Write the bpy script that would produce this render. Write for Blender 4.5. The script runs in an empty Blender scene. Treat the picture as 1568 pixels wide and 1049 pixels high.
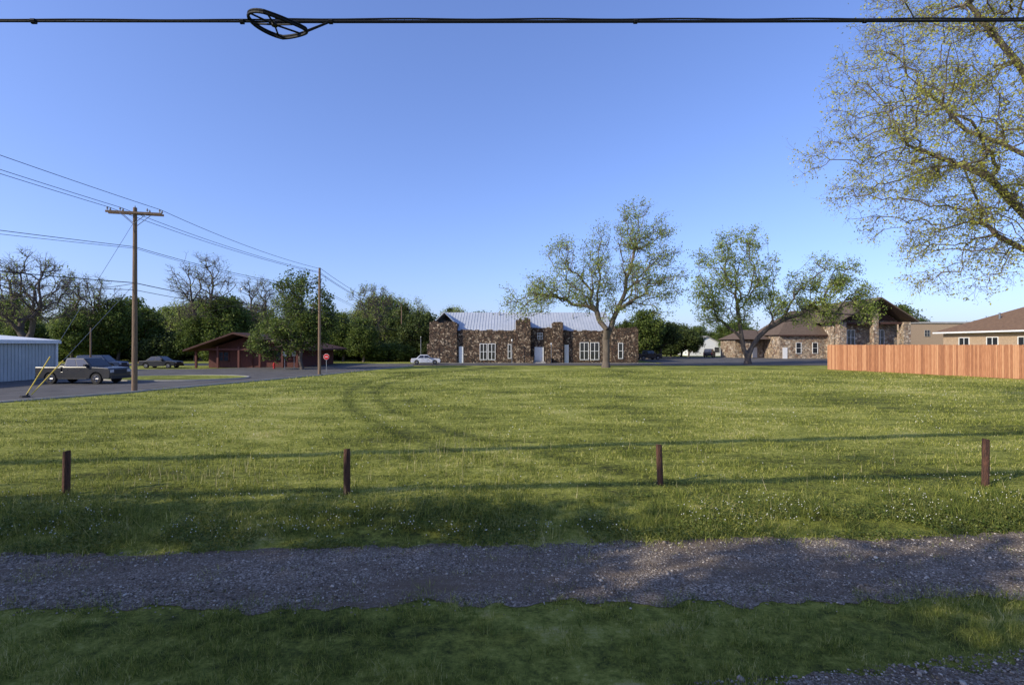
import bpy, math, random
import numpy as np
from mathutils import Vector, Matrix
random.seed(7)
R = np.random.default_rng(11)
scene = bpy.context.scene
COL = scene.collection
rad = math.radians

# ------------------------------------------------------------------ sun
EL = rad(27.5); SH = Vector((-0.88, -0.475)).normalized()
SUNV = Vector((SH.x*math.cos(EL), SH.y*math.cos(EL), math.sin(EL)))

# ------------------------------------------------------------------ helpers
def empty(name, loc=(0, 0, 0)):
    e = bpy.data.objects.new(name, None); e.location = loc
    e.empty_display_size = 0.3
    COL.objects.link(e); return e

def addobj(name, me, parent=None):
    o = bpy.data.objects.new(name, me); COL.objects.link(o)
    if parent is not None: o.parent = parent
    return o

def np_mesh(name, V, polys, mats, smooth=False):
    """polys : list of (faces array n*k, material index)"""
    me = bpy.data.meshes.new(name)
    V = np.asarray(V, dtype=np.float32)
    me.vertices.add(len(V)); me.vertices.foreach_set('co', V.ravel())
    li = []; starts = []; mi = []; off = 0
    for F, m in polys:
        F = np.asarray(F, dtype=np.int32)
        if len(F) == 0: continue
        n, k = F.shape
        li.append(F.ravel()); starts.append(off+np.arange(n)*k); off += n*k
        mi.append(np.full(n, m, dtype=np.int32))
    li = np.concatenate(li); starts = np.concatenate(starts).astype(np.int32); mi = np.concatenate(mi)
    me.loops.add(len(li)); me.loops.foreach_set('vertex_index', li)
    me.polygons.add(len(starts)); me.polygons.foreach_set('loop_start', starts)
    me.polygons.foreach_set('material_index', mi)
    if smooth: me.polygons.foreach_set('use_smooth', np.ones(len(starts), dtype=bool))
    for m in mats: me.materials.append(m)
    me.update(calc_edges=True); me.validate()
    return me

class MB:
    def __init__(s): s.v = []; s.f = []
    def poly(s, pts):
        b = len(s.v); s.v += [tuple(p) for p in pts]; s.f.append(list(range(b, b+len(pts))))
    def hexa(s, p):
        b = len(s.v); s.v += [tuple(q) for q in p]
        for f in ((0,3,2,1),(4,5,6,7),(0,1,5,4),(1,2,6,5),(2,3,7,6),(3,0,4,7)):
            s.f.append([b+i for i in f])
    def box(s, x0, x1, y0, y1, z0, z1):
        s.hexa([(x0,y0,z0),(x1,y0,z0),(x1,y1,z0),(x0,y1,z0),(x0,y0,z1),(x1,y0,z1),(x1,y1,z1),(x0,y1,z1)])
    def obox(s, c, ax, hx, hy, z0, z1):
        ax = Vector(ax).normalized(); ay = Vector((-ax.y, ax.x)); c = Vector(c[:2])
        q = [c-ax*hx-ay*hy, c+ax*hx-ay*hy, c+ax*hx+ay*hy, c-ax*hx+ay*hy]
        s.hexa([(p.x,p.y,z0) for p in q]+[(p.x,p.y,z1) for p in q])
    def cyl(s, a, b, ra, rb, n=12, caps=True):
        a = Vector(a); b = Vector(b); d = (b-a).normalized()
        u = d.orthogonal().normalized(); w = d.cross(u); k = len(s.v)
        for c, r in ((a, ra), (b, rb)):
            for i in range(n):
                t = 2*math.pi*i/n; s.v.append(tuple(c+u*math.cos(t)*r+w*math.sin(t)*r))
        for i in range(n):
            j = (i+1) % n; s.f.append([k+i, k+j, k+n+j, k+n+i])
        if caps:
            s.f.append([k+i for i in range(n)][::-1]); s.f.append([k+n+i for i in range(n)])
    def prism(s, prof, axis, a0, a1):
        """prof 2d polygon; axis 'x' -> prof=(y,z) ; axis 'y' -> prof=(x,z)"""
        n = len(prof); k = len(s.v)
        for a in (a0, a1):
            for p in prof:
                s.v.append((a, p[0], p[1]) if axis == 'x' else (p[0], a, p[1]))
        for i in range(n):
            j = (i+1) % n; s.f.append([k+i, k+j, k+n+j, k+n+i])
        s.f.append([k+i for i in range(n)][::-1]); s.f.append([k+n+i for i in range(n)])
    def build(s, name, mat, parent=None, bevel=0, smooth=False):
        me = bpy.data.meshes.new(name); me.from_pydata(s.v, [], s.f)
        import bmesh
        bm = bmesh.new(); bm.from_mesh(me); bmesh.ops.recalc_face_normals(bm, faces=bm.faces); bm.to_mesh(me); bm.free()
        me.materials.append(mat)
        if smooth:
            for p in me.polygons: p.use_smooth = True
        o = addobj(name, me, parent)
        if bevel:
            m = o.modifiers.new('bevel', 'BEVEL'); m.width = bevel; m.segments = 2; m.limit_method = 'ANGLE'
        return o

# ------------------------------------------------------------------ materials
def newmat(name):
    m = bpy.data.materials.new(name); m.use_nodes = True
    nt = m.node_tree; nt.nodes.clear()
    out = nt.nodes.new('ShaderNodeOutputMaterial')
    return m, nt, out
def N(nt, t, **kw):
    n = nt.nodes.new(t)
    for k, v in kw.items():
        if k in n.inputs: n.inputs[k].default_value = v
        else: setattr(n, k, v)
    return n
def ramp(nt, fac, stops):
    r = nt.nodes.new('ShaderNodeValToRGB'); cr = r.color_ramp
    while len(cr.elements) > 1: cr.elements.remove(cr.elements[-1])
    cr.elements[0].position = stops[0][0]; cr.elements[0].color = (*stops[0][1], 1)
    for p, c in stops[1:]:
        e = cr.elements.new(p); e.color = (*c, 1)
    nt.links.new(fac, r.inputs[0]); return r
def M(nt, op, a, b=None, c=None):
    n = nt.nodes.new('ShaderNodeMath'); n.operation = op
    for i, v in enumerate((a, b, c)):
        if v is None: continue
        if isinstance(v, (int, float)): n.inputs[i].default_value = v
        else: nt.links.new(v, n.inputs[i])
    return n.outputs[0]
def pm(name, c1, c2=None, scale=3.0, rough=0.7, bump=0.0, metallic=0.0, stretch=None, bscale=None, spec=0.4):
    m, nt, out = newmat(name); L = nt.links
    if c2 is None: c2 = tuple(x*0.7 for x in c1)
    tc = N(nt, 'ShaderNodeTexCoord'); src = tc.outputs['Object']
    if stretch:
        mp = N(nt, 'ShaderNodeMapping'); mp.inputs['Scale'].default_value = stretch
        L.new(src, mp.inputs[0]); src = mp.outputs[0]
    n = N(nt, 'ShaderNodeTexNoise', Scale=scale, Detail=6.0, Roughness=0.65); L.new(src, n.inputs['Vector'])
    r = ramp(nt, n.outputs['Fac'], [(0.3, c2), (0.7, c1)])
    b = N(nt, 'ShaderNodeBsdfPrincipled', Roughness=rough, Metallic=metallic)
    b.inputs['Specular IOR Level'].default_value = spec
    L.new(r.outputs[0], b.inputs['Base Color'])
    if bump:
        n2 = N(nt, 'ShaderNodeTexNoise', Scale=bscale or scale*4, Detail=4.0); L.new(src, n2.inputs['Vector'])
        bp = N(nt, 'ShaderNodeBump', Strength=bump, Distance=0.05); L.new(n2.outputs['Fac'], bp.inputs['Height'])
        L.new(bp.outputs[0], b.inputs['Normal'])
    L.new(b.outputs[0], out.inputs[0]); return m
def leafmat(name, stops, trans=0.35, rough=0.6, lawn=False, nscale=0.35):
    m, nt, out = newmat(name); L = nt.links
    g = N(nt, 'ShaderNodeNewGeometry')
    tc = N(nt, 'ShaderNodeTexCoord')
    if lawn: fac = M(nt, 'ADD', lawnfac(nt, tc.outputs['Object']), M(nt, 'MULTIPLY_ADD', g.outputs['Random Per Island'], 0.85, -0.42))
    else:
        n = N(nt, 'ShaderNodeTexNoise', Scale=nscale, Detail=2.0); L.new(tc.outputs['Object'], n.inputs['Vector'])
        fac = M(nt, 'MULTIPLY_ADD', n.outputs['Fac'], 0.9, M(nt, 'MULTIPLY_ADD', g.outputs['Random Per Island'], 0.85, -0.35))
    r = ramp(nt, fac, stops)
    b = N(nt, 'ShaderNodeBsdfPrincipled', Roughness=rough); b.inputs['Specular IOR Level'].default_value = 0.2
    t = N(nt, 'ShaderNodeBsdfTranslucent')
    L.new(r.outputs[0], b.inputs['Base Color']); L.new(r.outputs[0], t.inputs['Color'])
    s = N(nt, 'ShaderNodeMixShader'); s.inputs[0].default_value = trans
    L.new(b.outputs[0], s.inputs[1]); L.new(t.outputs[0], s.inputs[2]); L.new(s.outputs[0], out.inputs[0]); return m
def lawnfac(nt, P):
    """patchy dryness of the lawn 0..1, shared by the soil sheet and the blades"""
    L = nt.links
    n1 = N(nt, 'ShaderNodeTexNoise', Scale=0.13, Detail=5.0, Roughness=0.65); L.new(P, n1.inputs['Vector'])
    mp = N(nt, 'ShaderNodeMapping'); mp.inputs['Scale'].default_value = (0.35,1.0,0.0); mp.inputs['Rotation'].default_value = (0,0,0.1); L.new(P, mp.inputs[0])
    n2 = N(nt, 'ShaderNodeTexNoise', Scale=0.8, Detail=6.0, Roughness=0.78); L.new(mp.outputs[0], n2.inputs['Vector'])
    n3 = N(nt, 'ShaderNodeTexNoise', Scale=5.0, Detail=4.0, Roughness=0.8); L.new(P, n3.inputs['Vector'])
    s = M(nt, 'MULTIPLY_ADD', n1.outputs['Fac'], 1.3, M(nt, 'MULTIPLY_ADD', n2.outputs['Fac'], 1.4, M(nt, 'MULTIPLY_ADD', n3.outputs['Fac'], 1.2, -1.45)))
    # worn wheel tracks curving over the lawn
    sep = N(nt, 'ShaderNodeSeparateXYZ'); L.new(P, sep.inputs[0])
    for cx, cy, rads in ((33,42,(42.6,44.3)),):
        dx = M(nt, 'SUBTRACT', sep.outputs[0], cx); dy = M(nt, 'SUBTRACT', sep.outputs[1], cy)
        d = M(nt, 'SQRT', M(nt, 'ADD', M(nt, 'MULTIPLY', dx, dx), M(nt, 'MULTIPLY', dy, dy)))
        d = M(nt, 'ADD', d, M(nt, 'MULTIPLY_ADD', n1.outputs['Fac'], 1.8, -0.9))
        for rr in rads:
            a = M(nt, 'ABSOLUTE', M(nt, 'SUBTRACT', d, rr))
            k = M(nt, 'MAXIMUM', M(nt, 'SUBTRACT', 1.0, M(nt, 'MULTIPLY', a, 1.7)), 0.0)
            s = M(nt, 'SUBTRACT', s, M(nt, 'MULTIPLY', k, M(nt, 'MULTIPLY', n2.outputs['Fac'], 0.42)))
    return s

M_bark = pm('bark', (0.17,0.135,0.10), (0.08,0.062,0.05), 2.5, 0.9, 0.5, stretch=(1,1,0.3))
M_barkd = pm('bark_dark', (0.13,0.105,0.085), (0.065,0.052,0.043), 2.5, 0.9, 0.4, stretch=(1,1,0.3))
M_leafF = leafmat('leaf_fresh', [(0.0,(0.15,0.20,0.035)),(0.5,(0.27,0.34,0.065)),(1.0,(0.42,0.47,0.13))], 0.45)
M_leafY = leafmat('leaf_yellow', [(0.0,(0.26,0.27,0.04)),(0.5,(0.44,0.44,0.07)),(1.0,(0.60,0.57,0.14))], 0.45)
M_leafG = leafmat('leaf_green', [(0.0,(0.035,0.06,0.014)),(0.5,(0.09,0.135,0.027)),(1.0,(0.22,0.265,0.055))], 0.4)
M_leafD = leafmat('leaf_dark', [(0.0,(0.022,0.036,0.013)),(0.5,(0.055,0.08,0.02)),(1.0,(0.13,0.16,0.038))], 0.3)
LAWN = [(0.08,(0.08,0.105,0.018)),(0.36,(0.205,0.24,0.038)),(0.62,(0.375,0.385,0.07)),(0.85,(0.53,0.49,0.155)),(1.0,(0.62,0.55,0.27))]
M_blade = leafmat('grass_blade', LAWN, 0.4, lawn=True)
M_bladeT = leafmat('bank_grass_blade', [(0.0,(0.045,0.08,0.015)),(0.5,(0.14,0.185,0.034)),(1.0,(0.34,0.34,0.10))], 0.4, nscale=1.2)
M_straw = pm('straw', (0.50,0.44,0.26), (0.34,0.29,0.15), 5, 0.8)
M_flower = pm('clover_flower_white', (0.75,0.74,0.66), (0.55,0.55,0.45), 30, 0.8)

# stone wall
def stonemat(name, cols, scale, mortar):
    m, nt, out = newmat(name); L = nt.links
    tc = N(nt, 'ShaderNodeTexCoord')
    nz = N(nt, 'ShaderNodeTexNoise', Scale=1.6, Detail=4.0); L.new(tc.outputs['Object'], nz.inputs['Vector'])
    ad = N(nt, 'ShaderNodeVectorMath', operation='MULTIPLY_ADD'); L.new(nz.outputs['Color'], ad.inputs[0])
    ad.inputs[1].default_value = (0.7,0.7,0.7); L.new(tc.outputs['Object'], ad.inputs[2])
    v = N(nt, 'ShaderNodeTexVoronoi', Scale=scale); L.new(ad.outputs[0], v.inputs['Vector'])
    e = N(nt, 'ShaderNodeTexVoronoi', Scale=scale, feature='DISTANCE_TO_EDGE'); L.new(ad.outputs[0], e.inputs['Vector'])
    sp = N(nt, 'ShaderNodeSeparateColor'); L.new(v.outputs['Color'], sp.inputs[0])
    r = ramp(nt, sp.outputs[0], cols); r.color_ramp.interpolation = 'CONSTANT'
    n2 = N(nt, 'ShaderNodeTexNoise', Scale=2.2, Detail=8.0, Roughness=0.75); L.new(tc.outputs['Object'], n2.inputs['Vector'])
    r2 = ramp(nt, n2.outputs['Fac'], [(0.3,(0.45,0.45,0.46)),(0.7,(1.4,1.35,1.28))])
    mu = N(nt, 'ShaderNodeMix', data_type='RGBA', blend_type='MULTIPLY'); mu.inputs[0].default_value = 1
    L.new(r.outputs[0], mu.inputs[6]); L.new(r2.outputs[0], mu.inputs[7])
    er = ramp(nt, e.outputs['Distance'], [(0.02,(0,0,0)),(0.09,(1,1,1))])
    mx = N(nt, 'ShaderNodeMix', data_type='RGBA'); L.new(er.outputs[0], mx.inputs[0]); mx.inputs[6].default_value = (*mortar,1); L.new(mu.outputs[2], mx.inputs[7])
    b = N(nt, 'ShaderNodeBsdfPrincipled', Roughness=0.9); b.inputs['Specular IOR Level'].default_value = 0.15; L.new(mx.outputs[2], b.inputs['Base Color'])
    bp = N(nt, 'ShaderNodeBump', Strength=1.0, Distance=0.2); L.new(er.outputs[0], bp.inputs['Height']); L.new(bp.outputs[0], b.inputs['Normal'])
    L.new(b.outputs[0], out.inputs[0]); return m
M_stone = stonemat('fieldstone', [(0,(0.11,0.07,0.05)),(0.2,(0.18,0.13,0.092)),(0.38,(0.07,0.056,0.048)),(0.55,(0.24,0.18,0.13)),(0.72,(0.13,0.088,0.065)),(0.87,(0.40,0.32,0.235))], 3.4, (0.06,0.05,0.042))
M_stoneT = stonemat('tan_stone', [(0,(0.38,0.29,0.20)),(0.3,(0.47,0.38,0.28)),(0.5,(0.24,0.16,0.11)),(0.65,(0.42,0.32,0.23)),(0.85,(0.55,0.47,0.37))], 1.9, (0.30,0.26,0.22))
M_white = pm('white_paint', (0.78,0.78,0.76), (0.66,0.66,0.64), 4, 0.5)
M_glass = pm('window_glass', (0.03,0.035,0.04), (0.02,0.02,0.025), 1, 0.08, spec=0.8)
M_metalroof = pm('metal_roof', (0.50,0.52,0.54), (0.40,0.43,0.46), 0.6, 0.5, metallic=0.15)
M_metalwall = pm('metal_siding', (0.48,0.51,0.50), (0.40,0.43,0.42), 0.8, 0.45)
M_redwall = pm('red_brown_boards', (0.13,0.04,0.03), (0.07,0.024,0.02), 2, 0.8, 0.2, stretch=(4,4,0.3))
M_brownroof = pm('brown_shingles', (0.22,0.14,0.085), (0.13,0.082,0.055), 3, 0.9, 0.4, bscale=20, spec=0.1)
M_churchroof = pm('weathered_shingles', (0.15,0.11,0.08), (0.09,0.066,0.052), 3, 0.9, 0.4, bscale=20, spec=0.1)
M_darkroof = pm('dark_shingles', (0.10,0.055,0.045), (0.06,0.035,0.03), 3, 0.9, 0.3, spec=0.1)
M_tanbrick = pm('tan_brick', (0.45,0.33,0.22), (0.30,0.21,0.14), 6, 0.85, 0.2)
M_asph = pm('asphalt', (0.14,0.132,0.122), (0.08,0.076,0.072), 0.5, 0.9, 0.4, bscale=40, spec=0.12)
M_conc = pm('concrete', (0.38,0.36,0.33), (0.28,0.27,0.25), 1.5, 0.85, 0.2)
M_wood = pm('pole_wood', (0.24,0.16,0.10), (0.12,0.08,0.055), 3, 0.85, 0.5, stretch=(3,3,0.25))
M_post = pm('post_wood', (0.15,0.066,0.038), (0.035,0.02,0.016), 9, 0.85, 0.8, stretch=(2,2,0.4))
M_wire = pm('black_cable', (0.015,0.015,0.017), (0.01,0.01,0.01), 20, 0.6, spec=0.2)
M_steel = pm('galvanised_steel', (0.35,0.36,0.37), (0.22,0.23,0.24), 6, 0.4, metallic=0.8)
M_yellow = pm('yellow_guard', (0.75,0.55,0.05), (0.55,0.4,0.04), 6, 0.5)
M_red = pm('sign_red', (0.5,0.02,0.02), (0.4,0.02,0.02), 6, 0.4)
M_insul = pm('porcelain', (0.3,0.3,0.3), (0.18,0.17,0.16), 8, 0.25)
M_rubber = pm('tyre_rubber', (0.02,0.02,0.02), (0.03,0.028,0.025), 8, 0.85)
M_trim = pm('black_trim', (0.025,0.025,0.027), (0.018,0.018,0.02), 8, 0.6)
M_rim = pm('alloy_rim', (0.25,0.25,0.26), (0.15,0.15,0.16), 8, 0.3, metallic=0.8)
M_pblack = pm('black_car_paint', (0.012,0.013,0.016), (0.018,0.018,0.02), 2, 0.3, spec=0.4)
M_pgrey = pm('dark_grey_car_paint', (0.035,0.036,0.040), (0.05,0.047,0.043), 2, 0.25, spec=0.5)
M_pwhite = pm('white_car_paint', (0.65,0.67,0.7), (0.6,0.6,0.62), 2, 0.25)
M_pblue = pm('blue_car_paint', (0.03,0.05,0.1), (0.02,0.035,0.07), 2, 0.3)
M_headl = pm('headlamp', (0.6,0.6,0.6), (0.4,0.4,0.42), 8, 0.15)
M_taill = pm('tail_lamp', (0.3,0.01,0.01), (0.2,0.01,0.01), 8, 0.2)

# fence wood: colour per picket
def fencemat():
    m, nt, out = newmat('cedar_pickets'); L = nt.links
    g = N(nt, 'ShaderNodeNewGeometry'); tc = N(nt, 'ShaderNodeTexCoord')
    mp = N(nt, 'ShaderNodeMapping'); mp.inputs['Scale'].default_value = (6,6,0.6); L.new(tc.outputs['Object'], mp.inputs[0])
    n = N(nt, 'ShaderNodeTexNoise', Scale=3.0, Detail=6.0); L.new(mp.outputs[0], n.inputs['Vector'])
    s = M(nt, 'SUBTRACT', M(nt, 'MULTIPLY_ADD', g.outputs['Random Per Island'], 0.8, n.outputs['Fac']), 0.4)
    r = ramp(nt, s, [(0.1,(0.25,0.10,0.045)),(0.5,(0.38,0.165,0.075)),(0.9,(0.49,0.25,0.125))])
    b = N(nt, 'ShaderNodeBsdfPrincipled', Roughness=0.8); L.new(r.outputs[0], b.inputs['Base Color']); L.new(b.outputs[0], out.inputs[0]); return m
M_fence = fencemat()

# gravel
def gravelmat(name='gravel_surface'):
    m, nt, out = newmat(name); L = nt.links
    tc = N(nt, 'ShaderNodeTexCoord')
    v = N(nt, 'ShaderNodeTexVoronoi', Scale=50.0); L.new(tc.outputs['Object'], v.inputs['Vector'])
    sp = N(nt, 'ShaderNodeSeparateColor'); L.new(v.outputs['Color'], sp.inputs[0])
    r = ramp(nt, sp.outputs[0], [(0,(0.085,0.066,0.048)),(0.4,(0.185,0.15,0.115)),(0.75,(0.31,0.26,0.205)),(1,(0.50,0.43,0.35))])
    mp = N(nt, 'ShaderNodeMapping'); mp.inputs['Scale'].default_value = (0.35,1.3,1.0); L.new(tc.outputs['Object'], mp.inputs[0])
    n = N(nt, 'ShaderNodeTexNoise', Scale=1.3, Detail=8.0, Roughness=0.8); L.new(mp.outputs[0], n.inputs['Vector'])
    f = ramp(nt, n.outputs['Fac'], [(0.38,(0.1,0.1,0.1)),(0.62,(1,1,1))])
    mx = N(nt, 'ShaderNodeMix', data_type='RGBA'); L.new(f.outputs[0], mx.inputs[0]); mx.inputs[6].default_value = (0.16,0.118,0.082,1); L.new(r.outputs[0], mx.inputs[7])
    b = N(nt, 'ShaderNodeBsdfPrincipled', Roughness=0.95); b.inputs['Specular IOR Level'].default_value = 0.05; L.new(mx.outputs[2], b.inputs['Base Color'])
    bp = N(nt, 'ShaderNodeBump', Strength=1.0, Distance=0.015); L.new(v.outputs['Distance'], bp.inputs['Height']); bp.invert = True
    L.new(bp.outputs[0], b.inputs['Normal']); L.new(b.outputs[0], out.inputs[0]); return m
M_gravel = gravelmat()
def stonesmat():
    m, nt, out = newmat('gravel_stones'); L = nt.links
    g = N(nt, 'ShaderNodeNewGeometry')
    r = ramp(nt, g.outputs['Random Per Island'], [(0,(0.09,0.072,0.055)),(0.4,(0.20,0.165,0.13)),(0.8,(0.34,0.29,0.235)),(1,(0.56,0.50,0.42))])
    b = N(nt, 'ShaderNodeBsdfPrincipled', Roughness=0.9); b.inputs['Specular IOR Level'].default_value = 0.1; L.new(r.outputs[0], b.inputs['Base Color']); L.new(b.outputs[0], out.inputs[0]); return m
M_stones = stonesmat()

def groundmat():
    m, nt, out = newmat('lawn_ground'); L = nt.links
    tc = N(nt, 'ShaderNodeTexCoord'); P = tc.outputs['Object']
    n3 = N(nt, 'ShaderNodeTexNoise', Scale=14.0, Detail=6.0, Roughness=0.8); L.new(P, n3.inputs['Vector'])
    f = M(nt, 'MULTIPLY_ADD', n3.outputs['Fac'], 1.2, M(nt, 'SUBTRACT', lawnfac(nt, P), 0.61))
    r = ramp(nt, f, [(0.10,(0.055,0.06,0.017)),(0.36,(0.165,0.18,0.032)),(0.62,(0.31,0.32,0.062)),(0.85,(0.44,0.40,0.14)),(1.0,(0.52,0.45,0.22))])
    b = N(nt, 'ShaderNodeBsdfPrincipled', Roughness=0.95); b.inputs['Specular IOR Level'].default_value = 0.1
    L.new(r.outputs[0], b.inputs['Base Color'])
    bp = N(nt, 'ShaderNodeBump', Strength=0.8, Distance=0.10); L.new(n3.outputs['Fac'], bp.inputs['Height']); L.new(bp.outputs[0], b.inputs['Normal'])
    L.new(b.outputs[0], out.inputs[0]); return m
M_ground = groundmat()

# ------------------------------------------------------------------ terrain
_G = np.random.default_rng(5).random((256, 256))
def vnoise(x, y):
    xi = np.floor(x).astype(int); yi = np.floor(y).astype(int); fx = x-xi; fy = y-yi
    fx = fx*fx*(3-2*fx); fy = fy*fy*(3-2*fy); a = xi & 255; b = yi & 255; a1 = (a+1) & 255; b1 = (b+1) & 255
    return (_G[a,b]*(1-fx)+_G[a1,b]*fx)*(1-fy)+(_G[a,b1]*(1-fx)+_G[a1,b1]*fx)*fy
def sstep(a, b, t):
    t = np.clip((t-a)/(b-a), 0, 1); return t*t*(3-2*t)
def yfar(x): return 8.28+0.05*x+0.25*(vnoise(x*0.5+9, x*0+3)-0.5)
def ynear(x): return 6.5+0.032*x+0.22*(vnoise(x*0.3+40, x*0+7)-0.5)
def terr(x, y):
    x = np.asarray(x, dtype=float); y = np.asarray(y, dtype=float)
    e = yfar(np.clip(x, -60, 60))
    z = -0.25*(1-sstep(0.0, 1.7, y-e))
    z = z+0.07*(vnoise(x*0.7+50, y*0.7+50)-0.5)*sstep(0.0, 2.0, y-e)*(1-sstep(40, 60, y))
    return z
xs = np.unique(np.concatenate([np.linspace(-1500,-120,12), np.linspace(-120,-25,40), np.arange(-25,25,0.2), np.linspace(25,120,40), np.linspace(120,1500,12)]))
ys = np.unique(np.concatenate([np.linspace(-400,-20,8), np.linspace(-20,3,20), np.arange(3,18,0.15), np.linspace(18,60,60), np.linspace(60,200,20), np.linspace(200,2500,12)]))
XX, YY = np.meshgrid(xs, ys); ZZ = terr(XX, YY)
V = np.stack([XX.ravel(), YY.ravel(), ZZ.ravel()], 1); nx, ny = len(xs), len(ys)
I = (np.arange(ny-1)[:,None]*nx+np.arange(nx-1)[None,:]).ravel()
F = np.stack([I, I+1, I+1+nx, I+nx], 1)
addobj('lawn_ground', np_mesh('lawn_ground', V, [(F,0)], [M_ground], True))

# gravel road strip
gx = np.arange(-60, 60, 0.06); t = np.linspace(0, 1, 9)
def jag(x, s): return 0.22*(vnoise(x*1.7+s, x*0+s)-0.5)+0.16*(vnoise(x*5.3+s, x*0+2*s)-0.5)+0.08*(vnoise(x*14+s, x*0+3*s)-0.5)
yn = ynear(gx)+jag(gx,11)-0.08; yf = yfar(gx)+jag(gx,23)+0.08
GY = yn[:,None]*(1-t)+yf[:,None]*t; GX = np.repeat(gx[:,None], 9, 1)
GZ = -0.25+0.006+0.025*np.sin(np.pi*t)[None,:]*np.ones_like(GX)+0.008*vnoise(GX*1.5, GY*1.5)*np.sin(np.pi*t)[None,:]
V = np.stack([GX.ravel(), GY.ravel(), GZ.ravel()], 1); I = (np.arange(len(gx)-1)[:,None]*9+np.arange(8)[None,:]).ravel()
addobj('gravel_road', np_mesh('gravel_road', V, [(np.stack([I, I+9, I+10, I+1],1),0)], [M_gravel], True))
# gravel drive at lower right
gx = np.arange(0.6, 22, 0.06)
def ydr(x): return 4.62+0.18*(x-0.6)+0.25*(vnoise(x*0.6+5, x*0+2)-0.5)
yt = np.minimum(ydr(gx), 5.6)+jag(gx,31); yb = np.full(len(gx), 2.0)
GY = yb[:,None]*(1-t)+yt[:,None]*t; GX = np.repeat(gx[:,None], 9, 1); GZ = -0.244+0.004*vnoise(GX*2, GY*2)
V = np.stack([GX.ravel(), GY.ravel(), GZ.ravel()], 1); I = (np.arange(len(gx)-1)[:,None]*9+np.arange(8)[None,:]).ravel()
addobj('gravel_driveway', np_mesh('gravel_driveway', V, [(np.stack([I, I+9, I+10, I+1],1),0)], [M_gravel], True))

# gravel stones
def stones(n, xsamp, zbase):
    x, y = xsamp; n = len(x)
    ph = (1+5**0.5)/2
    iv = np.array([(-1,ph,0),(1,ph,0),(-1,-ph,0),(1,-ph,0),(0,-1,ph),(0,1,ph),(0,-1,-ph),(0,1,-ph),(ph,0,-1),(ph,0,1),(-ph,0,-1),(-ph,0,1)])/1.9
    jf = np.array([(0,11,5),(0,5,1),(0,1,7),(0,7,10),(0,10,11),(1,5,9),(5,11,4),(11,10,2),(10,7,6),(7,1,8),(3,9,4),(3,4,2),(3,2,6),(3,6,8),(3,8,9),(4,9,5),(2,4,11),(6,2,10),(8,6,7),(9,8,1)])
    s = R.lognormal(math.log(0.0088), 0.42, n)[:,None,None]
    sc = R.uniform(0.6,1.3,(n,1,3))*np.array([1,1,0.7])
    v = iv[None]*sc*R.uniform(0.75,1.2,(n,12,1))*s
    a = R.uniform(0,6.28,n); c, q = np.cos(a)[:,None], np.sin(a)[:,None]
    v = np.stack([v[...,0]*c-v[...,1]*q, v[...,0]*q+v[...,1]*c, v[...,2]], -1)
    v += np.stack([x, y, np.full(n, 0.0)+zbase+s[:,0,0]*0.3], 1)[:,None,:]
    f = jf[None]+(np.arange(n)*12)[:,None,None]
    return v.reshape(-1,3), f.reshape(-1,3)
n = 30000
x = R.uniform(-12,12,n); u = R.beta(1.05,1.05,n); y = ynear(x)*(1-u)+yfar(x)*u+R.normal(0,0.13,n)
k = vnoise(x*0.9+3, y*3+8)+0.4*R.random(n) > 0.42; x, y, u = x[k], y[k], u[k]
v1, f1 = stones(n, (x,y), -0.242+0.025*np.sin(np.pi*u))
n2 = 6000; x = R.uniform(0.8,9,n2); y = np.minimum(ydr(x),5.6)-R.exponential(0.6,n2)+0.1
v2, f2 = stones(n2, (x,y), -0.240)
addobj('gravel_stones', np_mesh('gravel_stones', np.concatenate([v1,v2]), [(np.concatenate([f1,f2+len(v1)]),0)], [M_stones]))

# ------------------------------------------------------------------ grass
def road_mask(x, y):
    e = R.exponential(0.17, len(x))-0.08
    m = (y > ynear(x)+jag(x,11)+e) & (y < yfar(x)+jag(x,23)-e)
    m &= ~((np.abs(y-(ynear(x)+yfar(x))/2-0.1) < 0.32) & (vnoise(x*1.7+30, y*3) > 0.58) & (R.random(len(x)) < 0.35))
    m |= (x > 0.6) & (y < np.minimum(ydr(x),5.6)+jag(x,31)-e)
    m |= (y < 90) & (x < street_edge(y))
    return m
_se = np.array([(18,-45),(22,-33),(26.4,-26.4),(32.2,-23.8),(39.2,-22.0),(49,-19),(60,-16.8),(72,-14)])
def street_edge(y): return np.interp(y, _se[:,0], _se[:,1]-0.4)
def blades(x, y, h, w, lean=0.35, zoff=0.0):
    n = len(x); a = R.uniform(0, 2*math.pi, n); z = terr(x, y)+zoff
    dx, dy = np.cos(a)*w/2, np.sin(a)*w/2
    b = R.uniform(0, 2*math.pi, n); l = np.abs(R.normal(0, lean, n))*h
    P0 = np.stack([x-dx, y-dy, z-0.01],1); P1 = np.stack([x+dx, y+dy, z-0.01],1)
    P2 = np.stack([x+np.cos(b)*l, y+np.sin(b)*l, z+h],1)
    return np.stack([P0,P1,P2],1).reshape(-1,3)
n = 480000
y = np.exp(R.uniform(math.log(4.2), math.log(58), n)); x = R.uniform(-1, 1, n)*(1.1*y+1.8)
keep = ~road_mask(x, y); x, y = x[keep], y[keep]
patch = vnoise(x*0.9, y*1.3)*0.3+vnoise(x*3.1+9, y*3.1)*0.35+vnoise(x*8.1+9, y*8.1+4)*0.35
patch = np.clip((patch-0.5)*3.0+0.5, 0, 1)
keep = R.random(len(x)) < np.where(y < 8, 0.2+1.0*patch, 0.2+0.95*patch); x, y, patch = x[keep], y[keep], patch[keep]
bank = np.exp(-((y-yfar(x)-0.9)/0.8)**2)
h = (0.012+0.065*patch)*R.uniform(0.5,1.7,len(x))*(1+1.2*bank)*(1+np.clip(y-10,0,50)*0.012)
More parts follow.
